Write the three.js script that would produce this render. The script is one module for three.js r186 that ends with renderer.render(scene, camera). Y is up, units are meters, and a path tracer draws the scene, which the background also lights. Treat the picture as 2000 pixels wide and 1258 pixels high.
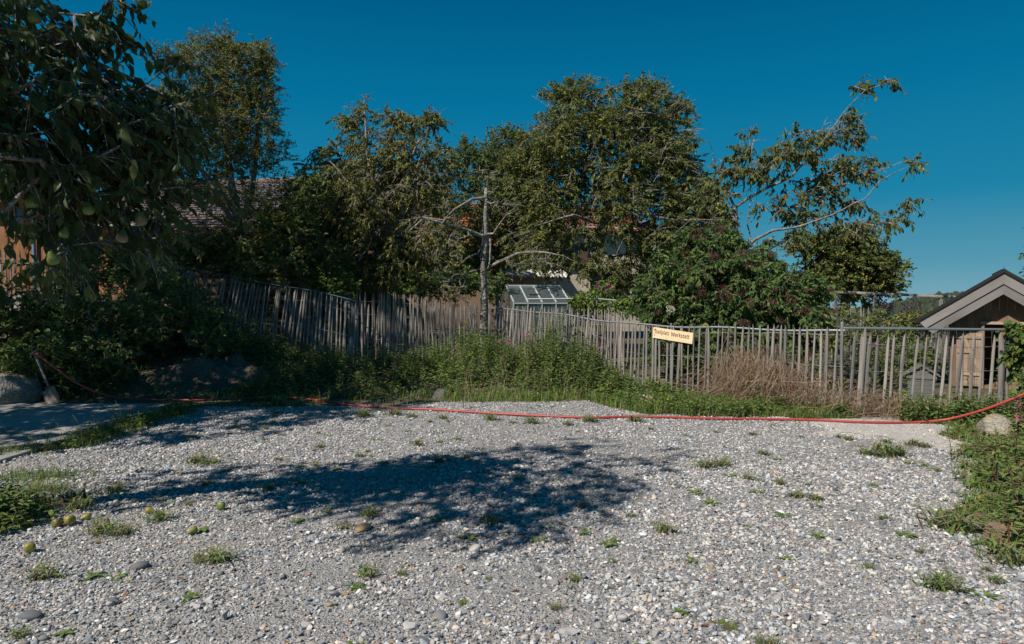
import * as THREE from 'three';
import { ConvexGeometry } from 'three/addons/geometries/ConvexGeometry.js';
import { mergeGeometries, mergeVertices } from 'three/addons/utils/BufferGeometryUtils.js';

// ------------------------------------------------------------------ camera, sky, sun, exposure
const scene = new THREE.Scene();
const F = 1327, PITCH = -Math.atan(39 / F), EYE = 1.6;            // focal length in pixels of a 2000 x 1258 frame
const camera = new THREE.PerspectiveCamera(2 * Math.atan(629 / F) * 180 / Math.PI, 2000 / 1258, 0.05, 6000);
camera.position.set(0, EYE, 0); camera.rotation.x = PITCH;
const renderer = new THREE.WebGLRenderer({ antialias: true });
renderer.toneMapping = THREE.LinearToneMapping; renderer.toneMappingExposure = 1.19;
renderer.shadowMap.enabled = true;

const SUN_AZ = 48 * Math.PI / 180, SUN_EL = 46 * Math.PI / 180;   // the sun stands behind the camera's left shoulder
const sunDir = new THREE.Vector3(-Math.sin(SUN_AZ) * Math.cos(SUN_EL), Math.sin(SUN_EL), Math.cos(SUN_AZ) * Math.cos(SUN_EL));
const sun = new THREE.DirectionalLight(0xfff4e8, 4.6);
sun.position.copy(sunDir).multiplyScalar(60); sun.castShadow = true; sun.shadow.radius = 1;
sun.shadow.camera.left = sun.shadow.camera.bottom = -32; sun.shadow.camera.right = sun.shadow.camera.top = 32; sun.shadow.camera.far = 140;
sun.shadow.mapSize.set(4096, 4096); scene.add(sun, sun.target);

{ // a clear, deep teal blue sky that pales towards the horizon, with one faint wisp of cloud
  const W = 1024, H = 512, d = new Float32Array(W * H * 4);
  const stops = [[0, .165, .33, .4], [3, .075, .262, .36], [8, .011, .188, .324], [16, .001, .138, .278], [24, 0, .088, .203], [40, 0, .06, .145], [90, 0, .048, .12]];
  for (let j = 0; j < H; j++) for (let i = 0; i < W; i++) {
    const el = ((j + .5) / H - .5) * 180, az = ((i + .5) / W) * 2 * Math.PI;
    const e = Math.max(0, el); let k = 0; while (k < stops.length - 2 && e > stops[k + 1][0]) k++;
    const a = stops[k], b = stops[k + 1], t = Math.min(1, (e - a[0]) / (b[0] - a[0])), o = (j * W + i) * 4;
    const da = (az - (1.5 * Math.PI + .575)) / .02, de = (el - 4.1 - da * .02) / .13, w = .055 * Math.exp(-da * da - de * de);
    for (let c = 0; c < 3; c++) d[o + c] = a[c + 1] + (b[c + 1] - a[c + 1]) * t + w;
    d[o + 3] = 1;
  }
  const t = new THREE.DataTexture(d, W, H, THREE.RGBAFormat, THREE.FloatType);
  t.mapping = THREE.EquirectangularReflectionMapping; t.magFilter = t.minFilter = THREE.LinearFilter; t.needsUpdate = true;
  scene.background = t; scene.environment = t;
}

// ------------------------------------------------------------------ helpers
let seed = 7;
const reseed = s => { seed = s >>> 0; };
function R() { seed = seed + 0x6D2B79F5 | 0; let t = Math.imul(seed ^ seed >>> 15, 1 | seed); t = t + Math.imul(t ^ t >>> 7, 61 | t) ^ t; return ((t ^ t >>> 14) >>> 0) / 4294967296; }
const rr = (a, b) => a + (b - a) * R(), pick = a => a[Math.floor(R() * a.length)];
const gauss = () => (R() + R() + R() + R() - 2) * 1.0;
const clamp = (x, a, b) => Math.min(b, Math.max(a, x));
const sstep = (a, b, x) => { const t = clamp((x - a) / (b - a), 0, 1); return t * t * (3 - 2 * t); };
const lerpTable = (t, x) => { if (x <= t[0][0]) return t[0][1]; for (let i = 1; i < t.length; i++) if (x <= t[i][0]) return t[i - 1][1] + (t[i][1] - t[i - 1][1]) * (x - t[i - 1][0]) / (t[i][0] - t[i - 1][0]); return t[t.length - 1][1]; };
const hash2 = (x, y) => { let h = Math.imul(x, 374761393) + Math.imul(y, 668265263) | 0; h = Math.imul(h ^ h >>> 13, 1274126177); return ((h ^ h >>> 16) >>> 0) / 4294967296; };
function vnoise(x, y, per = 0) {
  const xi = Math.floor(x), yi = Math.floor(y), fx = x - xi, fy = y - yi, u = fx * fx * (3 - 2 * fx), v = fy * fy * (3 - 2 * fy);
  const m = k => per ? ((k % per) + per) % per : k;
  const a = hash2(m(xi), m(yi)), b = hash2(m(xi + 1), m(yi)), c = hash2(m(xi), m(yi + 1)), d = hash2(m(xi + 1), m(yi + 1));
  return a + (b - a) * u + (c - a) * v + (a - b - c + d) * u * v;
}
const fbm = (x, y, o = 4, per = 0) => { let s = 0, a = .5, n = 0; for (let i = 0; i < o; i++) { s += a * vnoise(x, y, per); n += a; a *= .5; x *= 2; y *= 2; if (per) per *= 2; } return s / n; };
// a place in the yard, from the direction it is seen in and its distance Z ahead of the camera
function at(px, py, Z) { const x = (px - 1000) / F, y = (629 - py) / F, c = Math.cos(PITCH), s = Math.sin(PITCH); const yy = y * c + s, zz = c - y * s; return [x / zz * Z, EYE + yy / zz * Z, -Z]; }
const used = {};
function numbered(n) { if (!used[n]) { used[n] = 1; return n; } const k = used[n]++; return n + '_' + String(k).padStart(3, '0'); }
function tag(o, label, category, group, kind) { if (label) o.userData.label = label; if (category) o.userData.category = category; if (group) o.userData.group = group; if (kind) o.userData.kind = kind; return o; }
function shade(o) { o.castShadow = o.receiveShadow = true; return o; }
function thing(name, label, category, pos = [0, 0, 0], turn = 0, group) { const o = new THREE.Group(); o.name = numbered(name); o.position.set(...pos); o.rotation.y = turn; scene.add(o); return tag(o, label, category, group); }
function mesh(name, geo, mat, parent = scene, pos, rot) {
  const m = shade(new THREE.Mesh(geo, mat)); m.name = parent === scene ? numbered(name) : name;
  if (pos) m.position.set(...pos); if (rot) m.rotation.set(...rot); parent.add(m); return m;
}
const V = (x, y, z) => new THREE.Vector3(x, y, z);

class GB { // gathers triangles of ONE part
  constructor(o = [0, 0, 0]) { this.o = o; this.p = []; this.c = []; this.u = []; this.i = []; this.n = 0; }
  v(x, y, z, c, u = 0, w = 0) { this.p.push(x - this.o[0], y - this.o[1], z - this.o[2]); this.c.push(c[0], c[1], c[2]); this.u.push(u, w); return this.n++; }
  t(a, b, c) { this.i.push(a, b, c); }
  leaf(x, y, z, dx, dy, dz, nx, ny, nz, L, W, c) { // one folded, pointed blade: two faces
    const sx = dy * nz - dz * ny, sy = dz * nx - dx * nz, sz = dx * ny - dy * nx, h = W / 2, f = W * .18, m = L * .42;
    const a = this.v(x, y, z, c), b = this.v(x + dx * m + sx * h + nx * f, y + dy * m + sy * h + ny * f, z + dz * m + sz * h + nz * f, c);
    const e = this.v(x + dx * L - nx * L * .12, y + dy * L - ny * L * .12, z + dz * L - nz * L * .12, c), g = this.v(x + dx * m - sx * h + nx * f, y + dy * m - sy * h + ny * f, z + dz * m - sz * h + nz * f, c);
    this.i.push(a, b, e, a, e, g);
  }
  broad(x, y, z, dx, dy, dz, nx, ny, nz, L, W, c, curl = .2) { // a larger leaf: eight faces, curved along its length
    const sx = dy * nz - dz * ny, sy = dz * nx - dx * nz, sz = dx * ny - dy * nx, f = W * .16;
    const P = (t, s) => { const k = -curl * L * t * t, w = s * W / 2, g = Math.abs(s) * f; return this.v(x + dx * L * t + sx * w + nx * (k + g), y + dy * L * t + sy * w + ny * (k + g), z + dz * L * t + sz * w + nz * (k + g), c); };
    const b = P(0, 0), l1 = P(.32, -1), m1 = P(.3, 0), r1 = P(.32, 1), l2 = P(.68, -.78), m2 = P(.68, 0), r2 = P(.68, .78), e = P(1, 0);
    this.i.push(b, m1, l1, b, r1, m1, l1, m1, m2, l1, m2, l2, m1, r1, r2, m1, r2, m2, l2, m2, e, m2, r2, e);
  }
  tube(pts, sides = 5, c = [1, 1, 1], close = true) { // pts: [x, y, z, r]
    const n = pts.length; if (n < 2) return; let ux = 0, uy = 0, uz = 0, len = 0, prev = -1; const per = Math.max(.02, 2 * Math.PI * pts[0][3]);
    for (let k = 0; k < n; k++) {
      const a = pts[Math.max(0, k - 1)], b = pts[Math.min(n - 1, k + 1)]; let tx = b[0] - a[0], ty = b[1] - a[1], tz = b[2] - a[2]; const l = Math.hypot(tx, ty, tz) || 1; tx /= l; ty /= l; tz /= l;
      if (k === 0) { if (Math.abs(ty) < .9) { ux = tz; uy = 0; uz = -tx; } else { ux = 1; uy = 0; uz = 0; } } else len += Math.hypot(pts[k][0] - pts[k - 1][0], pts[k][1] - pts[k - 1][1], pts[k][2] - pts[k - 1][2]);
      const d = ux * tx + uy * ty + uz * tz; ux -= d * tx; uy -= d * ty; uz -= d * tz; const ul = Math.hypot(ux, uy, uz) || 1; ux /= ul; uy /= ul; uz /= ul;
      const wx = ty * uz - tz * uy, wy = tz * ux - tx * uz, wz = tx * uy - ty * ux, first = this.n;
      for (let s = 0; s <= sides; s++) { const A = s / sides * 2 * Math.PI, cs = Math.cos(A) * pts[k][3], sn = Math.sin(A) * pts[k][3]; this.v(pts[k][0] + ux * cs + wx * sn, pts[k][1] + uy * cs + wy * sn, pts[k][2] + uz * cs + wz * sn, c, s / sides * per, len); }
      if (prev >= 0) for (let s = 0; s < sides; s++) this.i.push(prev + s, prev + s + 1, first + s, first + s, prev + s + 1, first + s + 1);
      prev = first;
    }
    if (close) { const e = pts[n - 1], q = this.v(e[0], e[1], e[2], c, 0, len); for (let s = 0; s < sides; s++) this.i.push(prev + s, prev + s + 1, q); const b = pts[0], q0 = this.v(b[0], b[1], b[2], c); for (let s = 0; s < sides; s++) this.i.push(this.n0 ?? (prev - (n - 1) * (sides + 1)) + s + 1, prev - (n - 1) * (sides + 1) + s, q0); }
  }
  box(cx, cy, cz, w, h, d, c = [1, 1, 1], rx = 0, ry = 0, rz = 0) {
    const g = new THREE.BoxGeometry(w, h, d); g.applyMatrix4(new THREE.Matrix4().compose(V(cx, cy, cz), new THREE.Quaternion().setFromEuler(new THREE.Euler(rx, ry, rz)), V(1, 1, 1))); this.add(g, c);
  }
  add(g, c = [1, 1, 1]) { const p = g.attributes.position, u = g.attributes.uv, o = this.n; for (let k = 0; k < p.count; k++) { this.p.push(p.getX(k), p.getY(k), p.getZ(k)); this.c.push(...c); this.u.push(u ? u.getX(k) : 0, u ? u.getY(k) : 0); } this.n += p.count; if (g.index) for (const k of g.index.array) this.i.push(k + o); else for (let k = 0; k < p.count; k++) this.i.push(k + o); }
  geo() {
    const g = new THREE.BufferGeometry(); g.setAttribute('position', new THREE.Float32BufferAttribute(this.p, 3)); g.setAttribute('color', new THREE.Float32BufferAttribute(this.c, 3)); g.setAttribute('uv', new THREE.Float32BufferAttribute(this.u, 2)); g.setIndex(this.i); g.computeVertexNormals(); return g;
  }
  build(name, mat, parent) { return mesh(name, this.geo(), mat, parent); }
}
const nrm = (x, y, z) => { const l = Math.hypot(x, y, z) || 1; return [x / l, y / l, z / l]; };
const cross = (a, b) => [a[1] * b[2] - a[2] * b[1], a[2] * b[0] - a[0] * b[2], a[0] * b[1] - a[1] * b[0]];
function ballDir() { const z = rr(-1, 1), a = rr(0, 6.2832), s = Math.sqrt(1 - z * z); return [s * Math.cos(a), z, s * Math.sin(a)]; }
const vary = (c, k = .25) => { const a = 1 + rr(-k, k), b = rr(-.12, .12); return [c[0] * a * (1 + b), c[1] * a, c[2] * a * (1 - b)]; };

// ------------------------------------------------------------------ textures (grain and stain only)
function tex(w, h, fn, srgb = true) {
  const d = new Uint8Array(w * h * 4); for (let j = 0; j < h; j++) for (let i = 0; i < w; i++) { const c = fn(i / w, j / h), o = (j * w + i) * 4; for (let k = 0; k < 3; k++) { const x = clamp(c[k] ?? c[0], 0, 1); d[o + k] = 255 * (srgb ? (x <= .0031308 ? 12.92 * x : 1.055 * Math.pow(x, 1 / 2.4) - .055) : x); } d[o + 3] = 255; }
  const t = new THREE.DataTexture(d, w, h); t.wrapS = t.wrapT = THREE.RepeatWrapping; t.magFilter = THREE.LinearFilter; t.minFilter = THREE.LinearMipmapLinearFilter; t.generateMipmaps = true; if (srgb) t.colorSpace = THREE.SRGBColorSpace; t.needsUpdate = true; return t;
}
const rep = (t, x, y) => { const c = t.clone(); c.repeat.set(x, y); c.needsUpdate = true; return c; };
const mixc = (a, b, t) => [a[0] + (b[0] - a[0]) * t, a[1] + (b[1] - a[1]) * t, a[2] + (b[2] - a[2]) * t];
const T = {};
T.wood = tex(128, 512, (u, v) => { const g = fbm(u * 24, v * 5, 4, 8), k = fbm(u * 6 + 3, v * 3, 3, 6), s = vnoise(u * 60, v * 6, 60); return mixc([.15, .142, .136], [.42, .4, .378], clamp(.15 + g * .6 + (k - .5) * .8 + (s - .5) * .3, 0, 1)); });
T.grain = tex(128, 512, (u, v) => { const g = fbm(u * 30, v * 4, 4, 4), k = fbm(u * 4 + 3, v * 4, 3, 4); const x = clamp(.55 + (g - .5) * .7 + (k - .5) * .5, 0, 1); return [.55 + .45 * x, .5 + .5 * x, .45 + .55 * x]; });
T.grainBump = tex(128, 512, (u, v) => [fbm(u * 30, v * 4, 4, 4)], false);
T.bark = tex(256, 512, (u, v) => { const g = fbm(u * 8, v * 30, 4, 8), k = fbm(u * 5, v * 6 + 9, 4, 5), w = vnoise(u * 6 + 5, v * 44, 6); return mixc(mixc([.09, .078, .068], [.36, .335, .3], clamp(g * .9 + (k - .5) * .8, 0, 1)), [.5, .49, .45], sstep(.68, .86, w) * .75 + sstep(.62, .75, k) * .5); });
T.barkBump = tex(256, 512, (u, v) => [fbm(u * 8, v * 30, 4, 8)], false);
T.rough = tex(256, 256, (u, v) => [fbm(u * 12, v * 12, 5, 12)], false);
T.soil = tex(512, 512, (u, v) => { const a = fbm(u * 40, v * 40, 4, 40), b = fbm(u * 6, v * 6, 4, 6); return mixc(mixc([.055, .043, .031], [.15, .125, .09], a), [.075, .085, .03], sstep(.45, .62, b) * .7); });
T.grit = tex(1024, 1024, (u, v) => { const a = vnoise(u * 170, v * 170, 170), b = vnoise(u * 90 + 7, v * 90, 90), c = fbm(u * 10, v * 10, 4, 10), d = vnoise(u * 240, v * 240 + 3, 240); const k = clamp(.1 + a * .45 + b * .3 + (c - .5) * .4 + (d - .5) * .3, 0, 1); return mixc([.13, .129, .126], [.47, .464, .45], k); });
T.gritBump = tex(1024, 1024, (u, v) => [vnoise(u * 170, v * 170, 170) * .5 + vnoise(u * 90 + 7, v * 90, 90) * .5], false);
T.pale = tex(512, 512, (u, v) => { const a = vnoise(u * 200, v * 200, 200), c = fbm(u * 8, v * 8, 4, 8); return mixc([.42, .4, .37], [.68, .65, .6], clamp(.3 + a * .6 + (c - .5) * .6, 0, 1)); });
T.concrete = tex(512, 512, (u, v) => { const a = fbm(u * 60, v * 60, 3, 60), c = fbm(u * 5, v * 5, 5, 5), s = fbm(u * 9 + 2, v * 3, 4, 9); return mixc([.2, .2, .195], [.44, .435, .42], clamp(.45 + (a - .5) * .4 + (c - .5) * .9 - sstep(.6, .72, s) * .35, 0, 1)); });
T.rock = tex(256, 256, (u, v) => { const a = fbm(u * 14, v * 14, 5, 14), c = fbm(u * 4, v * 4, 4, 4); return mixc(mixc([.14, .135, .12], [.42, .4, .36], clamp(a * 1.2 - .1, 0, 1)), [.2, .17, .07], sstep(.55, .7, c) * .6); });
T.plaster = tex(256, 256, (u, v) => { const c = fbm(u * 6, v * 6, 5, 6); return mixc([.5, .43, .33], [.66, .58, .46], c); });

const std = o => new THREE.MeshStandardMaterial({ roughness: .9, ...o });
const leafMat = (o = {}) => new THREE.MeshPhysicalMaterial({ vertexColors: true, roughness: .97, transmission: .42, thickness: 0, clearcoat: .16, clearcoatRoughness: .42, specularIntensity: .5, side: THREE.DoubleSide, ...o });
const M = {
  leaf: leafMat(), glossy: leafMat({ clearcoat: .3, clearcoatRoughness: .3 }), matte: leafMat({ clearcoat: .1 }),
  dry: std({ vertexColors: true, side: THREE.DoubleSide }), col: std({ vertexColors: true }), petal: leafMat({ clearcoat: 0, transmission: .4 }),
  bark: std({ map: rep(T.bark, 1.6, .9), bumpMap: rep(T.barkBump, 1.6, .9), bumpScale: .02 }), twig: std({ map: rep(T.bark, 2, 1.2), color: new THREE.Color().setRGB(.95, .93, .9) }),
  steel: std({ color: new THREE.Color().setRGB(.42, .45, .47), metalness: .75, roughness: .42, bumpMap: T.rough, bumpScale: .001 }),
  wire: std({ color: new THREE.Color().setRGB(.32, .35, .37), metalness: .6, roughness: .5 }),
  concrete: std({ map: rep(T.concrete, .25, .25), bumpMap: rep(T.rough, .9, .9), bumpScale: .006 }),
  rock: std({ map: rep(T.rock, 1, 1), bumpMap: rep(T.rough, 1.5, 1.5), bumpScale: .03 }),
  hose: new THREE.MeshPhysicalMaterial({ color: new THREE.Color().setRGB(.4, .05, .042), roughness: .5, clearcoat: .15, clearcoatRoughness: .5, bumpMap: T.rough, bumpScale: .001 }),
};
const woodTones = [[1, 1, 1], [.86, .85, .86], [1.1, 1.07, 1.02], [.95, .88, .8], [.74, .73, .74], [1.16, 1.12, 1.06]].map(c => std({ map: rep(T.wood, 5, .55), bumpMap: rep(T.grainBump, 5, .55), bumpScale: .006, color: new THREE.Color().setRGB(...c) }));
const boardMat = (c, s = 1) => std({ map: rep(T.grain, 2.2 * s, .5 * s), bumpMap: rep(T.grainBump, 2.2 * s, .5 * s), bumpScale: .003, color: new THREE.Color().setRGB(...c), roughness: .85 });

// ------------------------------------------------------------------ terrain
function gy(x, Z) {
  const rise = x < -.5 ? lerpTable([[-16, 1.45], [-9, 1.2], [-6.8, 1.0], [-5, .62], [-3.3, .34], [-.5, .28]], x) : lerpTable([[-.5, .28], [1, .18], [2.7, 0]], x);
  let y = rise * sstep(10.4, 14.2, Z) + .012 * (fbm(x * .9 + 40, Z * .9, 3) - .5);
  y += .5 * sstep(16, 30, Z) * (1 - sstep(-2, 5, x));
  y -= 26 * sstep(28, 420, Z) * sstep(0, 12, x + Z * .05);
  return y;
}
const ground0 = p => gy(p[0], -p[2]);
const onGround = (px, py) => { let Z = 6; for (let k = 0; k < 30; k++) { const p = at(px, py, Z); const t = (EYE - p[1]) / Z; Z = (EYE - gy(p[0], Z)) / t; } const p = at(px, py, Z); return [p[0], gy(p[0], Z), -Z]; };
const backEdge = x => lerpTable([[-8, 10], [-5, 10.2], [-3.6, 10.35], [-1.5, 10.6], [0, 10.75], [1.2, 10.9], [1.55, 10.3], [1.9, 9.55], [3, 9.35], [4.4, 9.4], [5.3, 9.45], [5.9, 9.2]], x) + .5 * (fbm(x * 2.2, 3.3, 3) - .5);
const rightEdge = Z => lerpTable([[1, 3.5], [4.3, 3.25], [5.2, 3.55], [6, 4.2], [7.1, 4.85], [8.2, 5.35], [9.4, 5.9]], Z) + .6 * (fbm(Z * 2, 8.7, 3) - .5);
const leftEdge = Z => Z < 6.6 ? -5.6 : Z < 7.3 ? -5.6 + (Z - 6.6) : -4.82 + .3 * (fbm(Z * 2, 1.7, 3) - .5);
const paleZone = (x, Z) => sstep(0, .9, x - lerpTable([[6.2, 5.6], [6.9, 4.3], [7.8, 3.75], [8.8, 3.3], [9.6, 3.2]], Z) + 1.1 * (fbm(x * 1.6, Z * 1.6, 3) - .5));
const inYard = (x, Z) => Z < backEdge(x) && x < rightEdge(Z) && x > leftEdge(Z);
{
  const ax = [], az = []; for (let x = -3000; x < -20; x += Math.max(.5, (-20 - x) * .35)) ax.push(x); for (let x = -20; x <= 20; x += .4) ax.push(x); for (let x = 20.5; x < 3000; x += Math.max(.5, (x - 20) * .4)) ax.push(x);
  for (let z = -60; z < -4; z += Math.max(.5, (-4 - z) * .3)) az.push(z); for (let z = -4; z <= 34; z += .4) az.push(z); for (let z = 34.5; z < 3200; z += Math.max(.5, (z - 34) * .25)) az.push(z);
  const p = [], u = [], ix = []; for (const z of az) for (const x of ax) { p.push(x, gy(x, z), -z); u.push(x / 2, z / 2); }
  for (let j = 0; j < az.length - 1; j++) for (let i = 0; i < ax.length - 1; i++) { const a = j * ax.length + i, b = a + 1, c = a + ax.length, d = c + 1; ix.push(a, b, c, b, d, c); }
  const g = new THREE.BufferGeometry(); g.setAttribute('position', new THREE.Float32BufferAttribute(p, 3)); g.setAttribute('uv', new THREE.Float32BufferAttribute(u, 2)); g.setIndex(ix); g.computeVertexNormals();
  tag(mesh('ground', g, std({ map: T.soil, bumpMap: rep(T.rough, 1, 1), bumpScale: .02, roughness: 1 })), 'earthy ground with thin grass around and beyond the gravel yard', null, null, 'structure');
}
function sheet(name, x0, x1, z0, z1, step, test, lift, mat, label, uvs) { // a sheet over the ground where test holds
  const nx = Math.ceil((x1 - x0) / step), nz = Math.ceil((z1 - z0) / step), id = new Int32Array((nx + 1) * (nz + 1)).fill(-1), p = [], u = [], ix = [];
  const vert = (i, j) => { const k = j * (nx + 1) + i; if (id[k] < 0) { id[k] = p.length / 3; const x = x0 + i * step, Z = z0 + j * step; p.push(x, gy(x, Z) + lift(x, Z), -Z); u.push(x * uvs, Z * uvs); } return id[k]; };
  for (let j = 0; j < nz; j++) for (let i = 0; i < nx; i++) if (test(x0 + (i + .5) * step, z0 + (j + .5) * step)) { const a = vert(i, j), b = vert(i + 1, j), c = vert(i, j + 1), d = vert(i + 1, j + 1); ix.push(a, b, c, b, d, c); }
  const g = new THREE.BufferGeometry(); g.setAttribute('position', new THREE.Float32BufferAttribute(p, 3)); g.setAttribute('uv', new THREE.Float32BufferAttribute(u, 2)); g.setIndex(ix); g.computeVertexNormals();
  return tag(mesh(name, g, mat), label, null, null, 'structure');
}
const yard = sheet('gravel_yard', -7, 7, 1.2, 11.6, .1, inYard, () => .006, std({ map: rep(T.grit, .9, .9), bumpMap: rep(T.gritBump, .9, .9), bumpScale: .014, roughness: .95 }), 'yard of loose grey and beige crushed gravel', 1);
const palePatch = sheet('fine_gravel_patch', 2.8, 6.4, 6, 9.8, .07, (x, Z) => inYard(x, Z) && paleZone(x, Z) > .5, () => .012, std({ map: rep(T.pale, 1, 1), bumpMap: rep(T.gritBump, 1.6, 1.6), bumpScale: .016, roughness: .95 }), 'patch of fine pale cream gravel beside the red hose', 1);
{ // poured concrete slab at the left
  const g = new THREE.BoxGeometry(7, .12, 3.75, 40, 1, 20); const p = g.attributes.position, u = g.attributes.uv;
  for (let k = 0; k < p.count; k++) { const x = p.getX(k) - 8.55, Z = -p.getZ(k) + 8.5; if (p.getX(k) > 3.4) p.setX(k, 3.5 + .12 * (fbm(Z * 3, 5, 3) - .5) - .25 * sstep(9.6, 10.4, Z)); u.setXY(k, x, Z); }
  g.computeVertexNormals(); tag(mesh('concrete_slab', g, M.concrete, scene, [-8.55, -.015, -8.5]), 'flat poured concrete slab edged by grass', null, null, 'structure');
}

// ------------------------------------------------------------------ gravel
console.log('gravel');
reseed(11);
const stoneGeos = [];
for (let k = 0; k < 7; k++) {
  let g;
  if (k < 5) { const pts = []; for (let i = 0; i < 13; i++) { const d = ballDir(), s = rr(.82, 1.05); pts.push(V(d[0] * s * rr(.9, 1.25), d[1] * s * .62, d[2] * s * rr(.7, .95))); } g = new ConvexGeometry(pts); }
  else { g = mergeVertices(new THREE.IcosahedronGeometry(1, 2).deleteAttribute('uv').deleteAttribute('normal')); const p = g.attributes.position; for (let i = 0; i < p.count; i++) { const n = 1 + .3 * (fbm(p.getX(i) * 1.3 + k * 9, p.getY(i) * 1.3 + p.getZ(i), 2) - .5); p.setXYZ(i, p.getX(i) * n * 1.15, p.getY(i) * n * .55, p.getZ(i) * n * .85); } g.computeVertexNormals(); }
  stoneGeos.push(g);
}
const stonePal = [[.3, .3, .3], [.41, .408, .402], [.18, .187, .197], [.52, .515, .502], [.46, .445, .415], [.125, .135, .147], [.26, .272, .286], [.66, .652, .635], [.23, .235, .24], [.36, .36, .358], [.47, .468, .46], [.195, .207, .221]];
const rarePal = [[.34, .24, .14], [.3, .19, .15], [.42, .31, .2]];
const stoneMat = std({ roughness: .85, bumpMap: rep(T.rough, 1, 1), bumpScale: .002 });
function stoneColor(pale) { const c = pale ? pick([[.68, .65, .6], [.58, .555, .52], [.62, .61, .59], [.48, .46, .43]]) : R() < .02 ? pick(rarePal) : pick(stonePal); return vary(c, .16); }
{
  const lists = stoneGeos.map(() => []);
  const q = new THREE.Quaternion(), e = new THREE.Euler();
  const put = (x, Z, r, pale) => { const k = R() < .9 ? Math.floor(R() * 5) : 5 + Math.floor(R() * 2); e.set(gauss() * .5, rr(0, 6.283), gauss() * .5); q.setFromEuler(e); lists[k].push([new THREE.Matrix4().compose(V(x, gy(x, Z) + .006 + r * rr(.1, .6), -Z), q, V(r * rr(.85, 1.3), r * rr(.75, 1.35), r)), stoneColor(pale)]); };
  const scatter = (z0, z1, per, r0, sig, cap) => { const w1 = z1 * .8 + .6, n = Math.round((z1 - z0) * 2 * w1 * per); for (let k = 0; k < n; k++) { const Z = rr(z0, z1), x = rr(-w1, w1); if (Math.abs(x) > Z * .8 + .5 || !inYard(x, Z)) continue; const pz = paleZone(x, Z), cl = .72 + .55 * fbm(x * 1.1 + 5, Z * 1.1, 3), bare = sstep(.52, .68, fbm(x * .8 + 31, Z * .8 + 4, 4)); if (pz > .5 && R() > .3) continue; if (R() < bare * .6) continue; put(x, Z, Math.min(cap, r0 * cl * Math.exp(gauss() * sig)) * (pz > .5 ? .6 : 1), pz > .35 && R() < .8); } };
  scatter(1.9, 4.3, 4800, .0066, .65, .024); scatter(1.9, 4.3, 620, .0135, .4, .031);
  scatter(4.3, 6.5, 3200, .008, .6, .026); scatter(4.3, 6.5, 330, .0145, .4, .032);
  scatter(6.5, 11.3, 1700, .0102, .5, .03);
  for (let k = 0; k < 15000; k++) { const x = rr(2.8, 6.2), Z = rr(6, 9.7); if (inYard(x, Z) && paleZone(x, Z) > .3) put(x, Z, .0062 * Math.exp(gauss() * .55), R() < .72); }
  const stuff = new THREE.Group(); stuff.name = 'gravel'; stuff.userData.kind = 'stuff'; yard.add(stuff);
  lists.forEach((l, k) => { const im = shade(new THREE.InstancedMesh(stoneGeos[k], stoneMat, l.length)); im.name = 'pebbles'; im.userData.kind = 'stuff'; l.forEach(([m, c], i) => { im.setMatrixAt(i, m); im.setColorAt(i, new THREE.Color().setRGB(...c)); }); stuff.add(im); });
  console.log('stones', lists.reduce((a, l) => a + l.length, 0));
  // the larger stones one by one
  const bigMats = [...stonePal, ...stonePal, ...rarePal.slice(0, 2)].map(c => std({ color: new THREE.Color().setRGB(...c), roughness: .85, bumpMap: rep(T.rough, 1, 1), bumpScale: .003 }));
  for (let k = 0, n = 0; n < 285 && k < 6000; k++) { const Z = 2.6 + 4.2 * Math.pow(R(), 1.5), x = rr(-1, 1) * (Z * .78); if (!inYard(x, Z) || paleZone(x, Z) > .5) continue; n++; const r = rr(.018, .03) * (R() < .1 ? 1.3 : 1); const m = mesh('stone', stoneGeos[Math.floor(R() * 5.6)], pick(bigMats), yard, [x, gy(x, Z) + .006 + r * rr(.15, .42), -Z], [gauss() * .3, rr(0, 6.28), gauss() * .3]); m.scale.set(r * rr(.9, 1.25), r * rr(.7, 1.1), r); }
  for (const [px, py, r, mi, sy] of [[440, 1212, .03, 0, 1.7], [708, 1037, .06, 8, .9], [928, 1075, .045, 4, .8], [675, 1163, .03, 10, .7], [735, 1000, .05, 2, .6], [822, 836, .05, 1, .8], [1460, 1010, .045, 3, .7], [1256, 1047, .04, 7, .7], [60, 1210, .05, 5, .9], [275, 1112, .045, 5, 1], [800, 1228, .045, 1, .8], [860, 1207, .04, 2, .8], [598, 1128, .025, 11, .9], [1110, 1240, .05, 9, .8]]) { const p = onGround(px, py); const m = mesh('stone', stoneGeos[Math.floor(R() * 7)], bigMats[[0, 1, 2, 3, 4, 5, 6, 7, 24, 9, 24, 25][mi]], yard, [p[0], p[1] + r * sy * .45, p[2]], [0, rr(0, 6), gauss() * .2]); m.scale.set(r, r * sy, r * .9); }
}

// ------------------------------------------------------------------ trees and shrubs
console.log('trees');
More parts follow.
